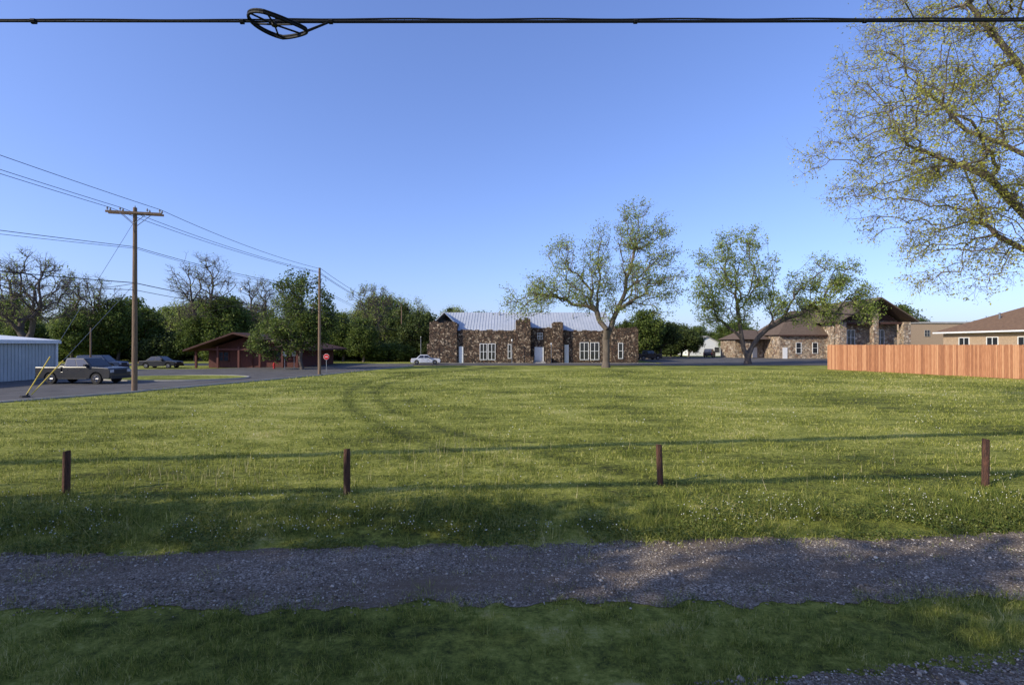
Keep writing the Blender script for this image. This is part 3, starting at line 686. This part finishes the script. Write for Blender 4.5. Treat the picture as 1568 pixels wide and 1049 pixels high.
# snowshoe (cable storage loop bracket)
b = MB(); c0 = cab(xsn+0.0, 0, -0.06)
def tear(t_, k=1.0):
    a = t_*2*math.pi; r = 0.285*k
    x = math.cos(a)*r*1.12; y = math.sin(a)*r*0.98
    if x > 0: x = x*1.4; y = y*(1-0.5*max(0,math.cos(a))**1.0)
    return Vector((x-0.02, y, -0.07*math.cos(a)))
for kk,zz,rr_ in ((1.0,0,0.019),(1.0,0.035,0.013)):
    pr=None
    for i in range(41):
        c = c0+tear(i/40,kk)+Vector((0,0,zz))
        if pr is not None: b.cyl(pr,c,rr_,rr_,6,caps=False)
        pr=c
hub = c0+Vector((-.01,0,.02)); b.cyl(hub-Vector((0,0,.02)),hub+Vector((0,0,.03)),0.04,0.04,10)
for tt in (0.12,0.28,0.45,0.60,0.76,0.9): b.cyl(hub, c0+tear(tt,0.98)+Vector((0,0,.02)), 0.013,0.013,6)
b.cyl(c0+tear(0,1), cab(xsn+.72), 0.018,0.014,6); b.cyl(c0+tear(0.5,1), cab(xsn-.5), 0.014,0.012,6)
sn = b.build('cable_snowshoe', M_wire, cable)
# unseen cables added overhead to cast the shadow bands on the lawn
b = MB()
for dy in (0,0.13,0.26,0.4):
    wire(b, (-60,7.4-60*0.14+dy,10.4), (60,7.4+60*0.14+dy,11.6), 0.0, 0.05, 30, 8)
for dy in (0,0.13,0.26):
    wire(b, (-60,3.0-60*0.09+dy,9.8), (60,3.0+60*.09+dy,10.8), 0.0, 0.05, 30, 8)
b.build('added_shadow_cables', M_wire)

# ------------------------------------------------------------------ fence
e = empty('wooden_fence'); b = MB(); rb = MB(); random.seed(4)
def fence(p, q, H=3.0):
    p = Vector(p); q = Vector(q); d = (q-p).normalized(); nrm = Vector((-d.y,d.x)); L = (q-p).length; n = int(L/0.155)
    for i in range(n):
        c = p+d*(i+.5)*0.155+nrm*random.uniform(-.006,.006); h = H+random.uniform(-.03,.03); ax_=d*0.070; ay_=nrm*0.011
        k = len(b.v)
        prof = [(-1,0.02),(1,0.02),(1,h-.05),(.6,h),(-.6,h),(-1,h-.05)]
        for s in (-1,1):
            for u_,z_ in prof:
                w_ = c+ax_*u_+ay_*s; b.v.append((w_.x,w_.y,z_))
        for a in range(6):
            j=(a+1)%6; b.f.append([k+a,k+j,k+6+j,k+6+a])
        b.f.append([k+a for a in range(6)][::-1]); b.f.append([k+6+a for a in range(6)])
    for z in (0.4,1.5,2.6):
        m_ = (p+q)/2+nrm*0.05; rb.obox(m_, d, L/2, 0.03, z, z+.1)
    for i in range(int(L/2.6)+1):
        c = p+d*i*2.6+nrm*0.13; rb.obox(c, d, .05,.05,0,H-.05)
fence((38.2,62),(44.3,44)); fence((44.3,44),(50.5,16)); fence((62,63.5),(38.2,62.1))
b.build('pickets', M_fence, e); rb.build('rails_and_posts', M_fence, e)

# ------------------------------------------------------------------ buildings
def window(fr, gl, x0, x1, z0, z1, y, mull=1, t=0.09, hb=True):
    """window on a wall facing -Y at y"""
    fr.box(x0-t,x0,y-.09,y+.02,z0-t,z1+t); fr.box(x1,x1+t,y-.09,y+.02,z0-t,z1+t)
    fr.box(x0,x1,y-.088,y+.02,z1,z1+t); fr.box(x0,x1,y-.12,y+.02,z0-t,z0)
    w = (x1-x0)
    for i in range(1,mull+1):
        c = x0+w*i/(mull+1); fr.box(c-t/2,c+t/2,y-.08,y+.02,z0,z1)
    if hb:
        zc=(z0+z1)/2; fr.box(x0,x1,y-.07,y+.02,zc-.03,zc+.03)
    gl.box(x0,x1,y-.025,y+.01,z0,z1)
def gable_x(bw, x0,x1,y0,y1,ze,zr,t=0.18,oh=0.5):
    ym=(y0+y1)/2; s=(zr-ze)/(ym-y0)
    bw.prism([(y0-oh,ze-oh*s),(ym,zr),(ym,zr+t),(y0-oh,ze-oh*s+t)],'x',x0-oh,x1+oh)
    bw.prism([(ym,zr),(y1+oh,ze-oh*s),(y1+oh,ze-oh*s+t),(ym,zr+t)],'x',x0-oh,x1+oh)
def gable_y(bw, x0,x1,y0,y1,ze,zr,xm=None,t=0.18,oh=0.5):
    xm = (x0+x1)/2 if xm is None else xm; s=(zr-ze)/(xm-x0); s2=(zr-ze)/(x1-xm)
    bw.prism([(x0-oh,ze-oh*s),(xm,zr),(xm,zr+t),(x0-oh,ze-oh*s+t)],'y',y0-oh,y1+oh)
    bw.prism([(xm,zr),(x1+oh,ze-oh*s2),(x1+oh,ze-oh*s2+t),(xm,zr+t)],'y',y0-oh,y1+oh)
def hip(bw, x0,x1,y0,y1,ze,zr,rx0,rx1,oh=0.6):
    ym=(y0+y1)/2; x0-=oh;x1+=oh;y0-=oh;y1+=oh
    a,b_,c,d=(x0,y0,ze),(x1,y0,ze),(x1,y1,ze),(x0,y1,ze); r0,r1=(rx0,ym,zr),(rx1,ym,zr)
    bw.poly([a,b_,r1,r0]); bw.poly([b_,c,r1]); bw.poly([c,d,r0,r1]); bw.poly([d,a,r0]); bw.poly([a,d,c,b_])

# --- stone hall
e = empty('stone_building'); w = MB(); F0=84
w.box(-9,0.62,F0,98,0,5.3); w.box(8.3,16.2,F0,98,0,5.2); w.box(3.0,6.7,F0+0.3,98,0,5.7)
w.box(-13.5,-9,F0-.5,98.5,0,6.5); w.box(16.2,20.6,F0-.5,98.5,0,5.6)
w.box(0.62,3.0,F0-.9,98,0,7.0); w.box(6.7,8.3,F0-.9,98,0,6.6)
random.seed(9)
def crest(x0,x1,y,z,hmin,hmax,dep=0.5):
    x=x0
    while x<x1-.25:
        s=random.uniform(.4,.9); s=min(s,x1-x); h=random.uniform(hmin,hmax)
        w.box(x+.01,x+s-.01,y+.02,y+dep,z-.05,z+h); x+=s
crest(-13.5,-9,F0-.5,6.5,.05,.5); crest(-9,.6,F0,5.3,.0,.22); crest(.62,3,F0-.9,7.0,.05,.45); crest(6.7,8.3,F0-.9,6.6,.05,.4); crest(8.3,16.2,F0,5.2,0,.22); crest(16.2,20.6,F0-.5,5.6,.05,.4); crest(3,6.7,F0+.3,5.7,0,.2)
w.box(2.6,3.4,F0-2.2,F0-.91,0,1.0); w.box(5.4,6.2,F0-2.2,F0+.29,0,1.0); w.box(-13.9,-13.5,F0-.3,F0+1.0,0,3.2)
w.build('stone_walls', M_stone, e)
r = MB(); gable_x(r,-12.4,16.6,F0+.8,97.4,5.2,8.55,oh=0.1)
ym=(F0+.8+97.4)/2
for i in range(60):
    x=-12.4+i*0.49; r.prism([(F0+.8,5.38),(ym,8.73),(ym,8.79),(F0+.8,5.44)],'x',x,x+.05)
gable_y(r,-12.9,-9.6,F0+1,96,6.7,8.3,t=.12,oh=.1)
r.build('metal_roof', M_metalroof, e)
fr=MB(); gl=MB()
window(fr,gl,-5.2,-4.15,.6,3.1,F0); window(fr,gl,-3.85,-2.8,.6,3.1,F0); window(fr,gl,11.2,12.5,.6,3.3,F0); window(fr,gl,12.9,14.2,.6,3.3,F0)
window(fr,gl,17.4,18.0,.8,3.2,F0-.5,0); window(fr,gl,-.6,-.2,.8,3.0,F0,0); window(fr,gl,4.2,5.0,3.9,4.9,F0+.3,1,t=.05)
fr.box(-8.7,-8.0,F0-.06,F0+.02,0,2.7); fr.box(3.7,5.2,F0+.2,F0+.32,0,2.6); fr.box(8.6,9.3,F0-.06,F0+.02,0,3.0)
fr.build('window_frames_and_doors', M_white, e); gl.build('window_glass', M_glass, e)
b=MB(); b.box(3.4,5.4,F0-2.0,F0+.2,0,.18); b.box(3.5,5.3,F0-1.2,F0+.19,.18,.3); b.build('entrance_steps', M_conc, e)
b=MB(); b.cyl((-2.2,90,6.5),(-2.2,90,8.9),.12,.12,8); b.cyl((10.6,89,6.5),(10.6,89,8.4),.1,.1,8); b.build('vent_pipes', M_steel, e)

# --- stone church on the right
e = empty('stone_church'); w=MB()
w.prism([(66.9,0),(80.1,0),(80.1,8.0),(73.9,12.0),(66.9,8.0)],'y',106.5,126); w.box(57.0,66.85,109,121,0,5.1)
w.box(66.3,67.7,103.6,105.0,0,7.6); w.box(79.3,80.7,103.6,105,0,7.6); w.box(73.3,74.3,103.7,104.9,0,9.4)
w.box(50.5,56.95,116,124,0,4.2); w.box(51.6,52.8,113.4,114.4,0,3.8)
w.build('church_walls', M_stoneT, e)
r=MB(); gable_y(r,66.5,80.5,103.2,126,8.1,12.3,73.9,t=.25,oh=.9); hip(r,57.0,68,109,121,5.1,10.6,62.5,73)
hip(r,50.5,56.8,113.2,124,4.2,6.4,53,56.3)
r.build('church_roof', M_churchroof, e)
b=MB(); b.box(67.8,79.2,104,106.4,7.2,7.6); b.box(56.5,67,108.35,108.42,4.85,5.1)
b.prism([(67.2,8.0),(79.8,8.0),(73.9,11.7)],'y',106.2,106.45)  # dark panel over the gable wall paints in the shade below the overhang
b.build('porch_beam_and_gable_shade', M_darkroof, e)
fr=MB(); gl=MB(); window(fr,gl,60.5,61.5,1.2,3.4,109,0); window(fr,gl,64,65,1.2,3.4,109,0); window(fr,gl,69.7,71.2,3,6,106.5,1); window(fr,gl,75.8,77.3,3,6,106.5,1)
fr.box(57.6,58.6,108.93,109.02,0,2.4); fr.box(54.4,55.5,115.93,116.02,0,2.4)
fr.build('window_frames_and_doors', M_white, e); gl.build('window_glass', M_glass, e)

e = empty('flat_roof_building'); w=MB(); w.box(93,112,121,138,0,8.0); w.build('brick_walls', M_tanbrick, e)
b=MB(); b.box(92.8,112.2,120.8,138.2,8.0,8.4); b.build('parapet_coping', M_conc, e)
fr=MB(); gl=MB()
for i in range(3): window(fr,gl,97.5+i*5,98.7+i*5,5.0,6.4,121,t=.05)
fr.build('window_frames', M_conc, e); gl.build('window_glass', M_glass, e)

# house with its long side facing the lawn (ridge runs along Y)
e = empty('brick_house'); w=MB(); hx0,hx1,hy0,hy1=67.4,83,58,80; w.box(hx0,hx1,hy0,hy1,0,4.7); w.build('brick_walls', M_tanbrick, e)
r=MB(); o_=.9; a,b_,c,d=(hx0-o_,hy0-o_,4.95),(hx1+o_,hy0-o_,4.95),(hx1+o_,hy1+o_,4.95),(hx0-o_,hy1+o_,4.95); r0,r1=(75.2,66,8.9),(75.2,73.5,8.9)
r.poly([a,b_,r0]); r.poly([b_,c,r1,r0]); r.poly([c,d,r1]); r.poly([d,a,r0,r1]); r.poly([a,d,c,b_]); r.build('shingle_roof', M_brownroof, e)
b=MB(); gl=MB(); b.box(hx0-o_-.05,hx0-o_+.03,hy0-o_,hy1+o_,4.72,4.945); b.box(hx0-o_+.04,hx1+o_,hy0-o_-.05,hy0-o_+.03,4.72,4.945); b.box(hx0-o_+.04,hx0-.01,hy0-.5,hy1+.5,4.76,4.80)
for yy in (62,66.5,71,75.5):
    gl.box(hx0-.03,hx0+.02,yy,yy+1.6,2.6,4.0); b.box(hx0-.08,hx0+.01,yy-.1,yy,2.5,4.1); b.box(hx0-.08,hx0+.01,yy+1.6,yy+1.7,2.5,4.1); b.box(hx0-.08,hx0+.01,yy,yy+1.6,4.0,4.1); b.box(hx0-.08,hx0+.01,yy,yy+1.6,2.5,2.6); b.box(hx0-.07,hx0+.01,yy+.76,yy+.84,2.6,4.0)
b.build('fascia_and_frames', M_white, e); gl.build('window_glass', M_glass, e)
b=MB(); b.cyl((70.5,74,6),(70.5,74,7.6),.12,.12,8); b.build('roof_vent', M_steel, e)

# --- red-brown lodge, left
e = empty('red_lodge_building'); w=MB(); Yb=66
w.prism([(-39.8,0),(-27.9,0),(-27.9,2.2),(-35.0,4.0),(-39.8,2.5)],'y',Yb+1.2,Yb+14); w.build('board_walls', M_redwall, e)
r=MB(); gable_y(r,-40.6,-27.0,Yb-.6,Yb+14,2.45,4.35,-35.2,t=.22,oh=.9); r.build('roof', M_darkroof, e)
b=MB()
for x in (-40.6,-37.8,-35.1,-32.4,-29.5,-27.6): b.box(x-.12,x+.12,Yb-.3,Yb-.06,0,2.5+(0.3 if abs(x+35)<3.5 else -.1))
b.box(-41,-27.2,Yb-.28,Yb-.1,2.3,2.5); b.build('porch_posts', M_redwall, e)
fr=MB(); gl=MB(); window(fr,gl,-38.5,-37.2,.9,2.0,Yb+1.2); window(fr,gl,-31,-29.6,.9,2.0,Yb+1.2); fr.box(-35,-34,Yb+1.1,Yb+1.22,0,2.0)
fr.build('window_frames', M_redwall, e); gl.build('window_glass', M_glass, e)
b=MB(); b.cyl((-33.6,Yb+3,3.4),(-33.6,Yb+3,4.6),.15,.15,8); b.build('flue', M_steel, e)

# --- metal shed left (long side faces the street)
e = empty('metal_shed'); w=MB(); w.box(-56,-40.6,24,45.5,0,3.3)
for i in range(71):
    y_=24.1+i*.3; w.box(-40.6,-40.56,y_,y_+.12,0,3.3)
for i in range(51):
    x=-56+.1+i*.3; w.box(x,x+.12,45.5,45.54,0,3.3)
w.build('corrugated_walls', M_metalwall, e)
r=MB(); gable_y(r,-56,-40.6,24,45.5,3.35,4.0,t=.08,oh=.25); r.build('metal_roof', M_white, e)
b=MB(); b.box(-40.38,-40.3,23.8,45.8,3.1,3.36); b.box(-40.55,-40.42,45.42,45.6,0,3.1); b.box(-40.54,-40.5,36,36.9,0,2.1); b.build('trim_and_door', M_white, e)

# small far houses
def house(name, x0,x1,y0,y1,ze,zr,wm,rm):
    e = empty(name); w=MB(); w.box(x0,x1,y0,y1,0,ze); w.prism([(x0,ze),(x1,ze),((x0+x1)/2,zr-.1)],'y',y0+.01,y1-.01); w.build('walls', wm, e)
    r=MB(); gable_y(r,x0,x1,y0,y1,ze,zr,t=.15,oh=.4); r.build('roof', rm, e)
    fr=MB(); gl=MB(); window(fr,gl,x0+1,x0+2,1,2.2,y0,0); window(fr,gl,x1-2.4,x1-1.2,1,2.2,y0,0); fr.build('window_frames', M_conc, e); gl.build('window_glass', M_glass, e)
house('white_house', 48,57,138,148,3.0,5.2,M_white,M_conc)
house('small_house', -16,-9,150,158,3.2,5.5,M_tanbrick,M_darkroof)
house('small_house.001', 62,74,150,160,3.2,5.5,M_tanbrick,M_darkroof)

# ------------------------------------------------------------------ vehicles
def vehicle(name, loc, heading, L, W, H, kind, paint):
    e = empty(name, loc); e.rotation_euler=(0,0,heading)
    pk = kind=='pickup'
    h=L/2; wb=L*0.30; wr=H*(0.215 if not pk else .212); zb=wr*(0.95 if not pk else 1.0); belt=H*(0.64 if pk else 0.60 if kind!='sedan' else 0.62)
    ax1,ax2=-wb, wb*1.05
    def arc(cx):
        return [(cx+math.cos(a)*wr*1.22, wr+math.sin(a)*wr*1.22) for a in np.linspace(math.pi*1.0-.0,0.0,9)]
    prof=[(-h,zb)]
    for p in arc(ax1): prof.append((p[0],max(p[1],zb)))
    for p in arc(ax2): prof.append((p[0],max(p[1],zb)))
    prof+=[(h-.08,zb),(h,zb+.12),(h,belt*.84),(h-.12,belt*.96),(h*0.46,belt*1.03)]
    if pk: prof+=[(-h*0.27,belt*1.03),(-h*.275,belt*.74),(-h+.0,belt*.74)]
    elif kind=='suv': prof+=[(-h+.06,belt*1.03),(-h,belt*.8)]
    else: prof+=[(-h*.55,belt*1.03),(-h+.05,belt*1.0),(-h,belt*.75)]
    b=MB(); b.prism([(p[0],p[1]) for p in prof],'y',-W/2,W/2); b.build('body', paint, e, bevel=0.045 if not pk else .03)
    if pk:   # open load bed
        b=MB()
        for sy in (-1,1): b.box(-h-.01,-h*.31,min(sy*(W/2+.006),sy*(W/2-.09)),max(sy*(W/2+.006),sy*(W/2-.09)),belt*.70,belt*1.01)
        b.box(-h-.012,-h+.07,-W/2+.095,W/2-.095,belt*.5,belt*1.0); b.box(-h*.35,-h*.315,-W/2+.095,W/2-.095,belt*.7,belt*1.0)
        b.build('load_bed_sides', paint, e, bevel=.02)
    if pk: xb0,xb1,xt0,xt1=-h*.27,h*.50,-h*.23,h*.24
    elif kind=='suv': xb0,xb1,xt0,xt1=-h+.1,h*.46,-h*.88,h*.18
    else: xb0,xb1,xt0,xt1=-h*.66,h*.44,-h*.36,h*.12
    z0=belt*1.02; z1=H; wi=W/2-.05; wt=W/2-.22
    q=[Vector(p) for p in ((xb0,-wi,z0),(xb1,-wi,z0),(xb1,wi,z0),(xb0,wi,z0),(xt0,-wt,z1),(xt1,-wt,z1),(xt1,wt,z1),(xt0,wt,z1))]
    b=MB(); b.hexa(q); b.build('cab', paint, e, bevel=0.05)
    g=MB()
    def panel(a,b_,c,d,u0,u1,v0,v1,off,B):
        f=lambda u,v:(a*(1-u)+b_*u)*(1-v)+(d*(1-u)+c*u)*v
        n_=(b_-a).cross(d-a).normalized()*off; pts=[f(u0,v0),f(u1,v0),f(u1,v1),f(u0,v1)]
        B.hexa([p-n_*.5 for p in pts]+[p+n_ for p in pts])
    nw = 3 if kind=='suv' else 2
    for k in range(nw):
        u0=.06+k*(.88/nw)+.02; u1=.06+(k+1)*(.88/nw)-.02
        panel(q[0],q[1],q[5],q[4],u0,u1,.10,.84,.012,g); panel(q[2],q[3],q[7],q[6],u0,u1,.10,.84,.012,g)
    panel(q[1],q[2],q[6],q[5],.07,.93,.1,.9,.012,g); panel(q[3],q[0],q[4],q[7],.1,.9,.15,.88,.012,g)
    g.build('windows', M_glass, e)
    t=MB(); r=MB()
    for cx in (ax1,ax2):
        for sy in (-1,1):
            y0=sy*(W/2-.24); y1=sy*(W/2-.01)
            t.cyl((cx,y0,wr),(cx,y1,wr),wr,wr*.97,22); r.cyl((cx,y1,wr),(cx,y1+sy*.012,wr),wr*.62,wr*.58,14)
            for i in range(5):
                a=i*2*math.pi/5; r.cyl((cx,y1+sy*.02,wr),(cx+math.cos(a)*wr*.55,y1+sy*.02,wr+math.sin(a)*wr*.55),.03,.03,5)
    t.build('tyres', M_rubber, e, bevel=.02); r.build('wheel_rims', M_rim, e)
    l=MB()
    for sy in (-1,1): l.box(h-.06,h+.015,sy*(W/2-.22)-.17,sy*(W/2-.22)+.17,belt*.70,belt*.86)
    l.build('headlamps', M_headl, e)
    l=MB()
    for sy in (-1,1): l.box(-h-.02,-h+.06,sy*(W/2-.13)-.09,sy*(W/2-.13)+.09,belt*.62,belt*.92)
    l.build('tail_lamps', M_taill, e)
    m=MB(); m.box(h-.02,h+.09,-W/2+.06,W/2-.06,zb-.02,zb+.17); m.box(-h-.11,-h+.02,-W/2+.06,W/2-.06,zb-.02,zb+.15); m.box(h-.03,h+.012,-W/2+.42,W/2-.42,belt*.6,belt*.87)
    m.box(-wb*.62,wb*.66,-W/2-.05,-W/2+.05,zb-.03,zb+.03); m.box(-wb*.62,wb*.66,W/2-.05,W/2+.05,zb-.03,zb+.03)
    for xx in (-h*.25,h*.1,h*.44):
        for sy in (-1,1): m.box(xx-.01,xx+.01,min(sy*W/2,sy*(W/2+.004)),max(sy*W/2,sy*(W/2+.004)),zb+.12,belt*.98)
    for xx in (-h*.16,h*.19):
        for sy in (-1,1): m.box(xx-.09,xx+.09,min(sy*W/2,sy*(W/2+.03)),max(sy*W/2,sy*(W/2+.03)),belt*.84,belt*.87)
    for sy in (-1,1): m.box(xb1-.42,xb1-.27,min(sy*(W/2-.06),sy*(W/2+.2)),max(sy*(W/2-.06),sy*(W/2+.2)),z0+.02,z0+.22)
    m.build('bumpers_grille_mirrors', M_trim, e, bevel=.01)
    return e
vehicle('pickup_truck', (-32.75,39.2,.055), rad(-3), 5.8,2.0,1.95,'pickup',M_pgrey)
vehicle('parked_suv', (-46.5,58,.055), rad(8), 4.7,1.85,1.75,'suv',M_pblue)
vehicle('parked_car', (-45.2,66,.0), rad(0), 4.6,1.8,1.5,'sedan',M_pblack)
vehicle('parked_car.001', (-12.9,76.5,.055), rad(10), 4.3,1.8,1.45,'sedan',M_pwhite)
vehicle('parked_suv.001', (45.5,118,.055), rad(60), 4.8,1.95,2.0,'suv',M_pblack)
vehicle('pickup_truck.001', (26.5,100,.055), rad(20), 5.4,1.95,1.85,'pickup',M_pblack)

# ------------------------------------------------------------------ street furniture
e = empty('stop_sign'); b=MB(); b.cyl((-19.2,53,0),(-19.2,53,2.0),.035,.035,8); b.build('sign_post', M_steel, e)
b=MB(); b.prism([(-19.2+.30*math.cos(a+math.pi/8),1.75+.30*math.sin(a+math.pi/8)) for a in np.arange(8)*math.pi/4],'y',52.94,52.96); b.build('octagon_plate', M_red, e)
b=MB(); b.prism([(-19.2+.325*math.cos(a+math.pi/8),1.75+.325*math.sin(a+math.pi/8)) for a in np.arange(8)*math.pi/4],'y',52.961,52.965); b.box(-19.36,-19.04,52.93,52.938,1.72,1.78); b.build('white_border_text', M_white, e)
for i,(x,y,c) in enumerate([(-27.3,61.5,M_white),(-26.6,62.5,M_white)]):
    e = empty('street_sign'+('' if i==0 else '.%03d'%i)); b=MB(); b.cyl((x,y,0),(x,y,2.3),.035,.035,8); b.build('sign_post', M_steel, e)
    b=MB(); b.box(x-.22,x+.22,y-.06,y-.04,1.6,2.2); b.build('sign_plate', c, e)
e = empty('fire_hydrant'); b=MB(); x,y=-29.5,63.5
b.cyl((x,y,0),(x,y,.1),.17,.17,12); b.cyl((x,y,.1),(x,y,.6),.11,.11,12); b.cyl((x,y,.6),(x,y,.66),.15,.15,12); b.cyl((x,y,.66),(x,y,.8),.13,.05,12); b.cyl((x-.2,y,.45),(x+.2,y,.45),.05,.05,8); b.cyl((x,y-.2,.4),(x,y,.4),.06,.06,8)
b.build('hydrant_body', M_red, e)
e = empty('flag_pole'); b=MB(); b.cyl((-14.6,82,0),(-14.6,82,4.2),.05,.04,8); b.cyl((-14.6,82,4.2),(-14.6,82,4.3),.08,.03,8); b.build('pole', M_steel, e)
for i,(x,y,h) in enumerate([(0.0,82.0,3.6),(6.3,82.2,3.0)]):
    e = empty('yard_lamp_post'+('' if i==0 else '.%03d'%i)); b=MB(); b.cyl((x,y,0),(x,y,h),.05,.04,8); b.cyl((x,y,h),(x,y,h+.3),.16,.1,8); b.build('lamp_post', M_steel, e)

# ------------------------------------------------------------------ world, sun, camera
world = bpy.data.worlds.new('World'); scene.world = world; world.use_nodes = True
nt = world.node_tree; bg = nt.nodes['Background']; sk = nt.nodes.new('ShaderNodeTexSky'); sk.sky_type='NISHITA'
sk.sun_disc=False; sk.sun_elevation=EL; sk.sun_rotation=math.atan2(SH.x,SH.y) % (2*math.pi); sk.air_density=1.0; sk.dust_density=1.4; sk.ozone_density=3.0; sk.altitude=200
gm = nt.nodes.new('ShaderNodeGamma'); gm.inputs[1].default_value = 0.84; nt.links.new(sk.outputs[0], gm.inputs[0])
mu = nt.nodes.new('ShaderNodeMix'); mu.data_type='RGBA'; mu.blend_type='MULTIPLY'; mu.inputs[0].default_value=1.0; mu.inputs[7].default_value=(1.42,1.55,2.25,1)
nt.links.new(gm.outputs[0], mu.inputs[6]); nt.links.new(mu.outputs[2], bg.inputs[0]); bg.inputs[1].default_value=0.138
sun = bpy.data.lights.new('sun','SUN'); sun.energy=5.0; sun.angle=rad(0.5); sun.color=(1.0,0.91,0.73)
so = bpy.data.objects.new('sun',sun); COL.objects.link(so); so.rotation_euler = SUNV.to_track_quat('Z','Y').to_euler(); so.location=(-30,-20,40)
cam = bpy.data.cameras.new('camera'); cam.lens=18; cam.sensor_width=36; cam.clip_end=5000; cam.clip_start=0.1
co = bpy.data.objects.new('camera',cam); COL.objects.link(co); co.location=(0,0,3.0); co.rotation_euler=(rad(90.25),0,0); scene.camera=co
scene.view_settings.view_transform='Standard'; scene.view_settings.look='None'; scene.view_settings.exposure=0
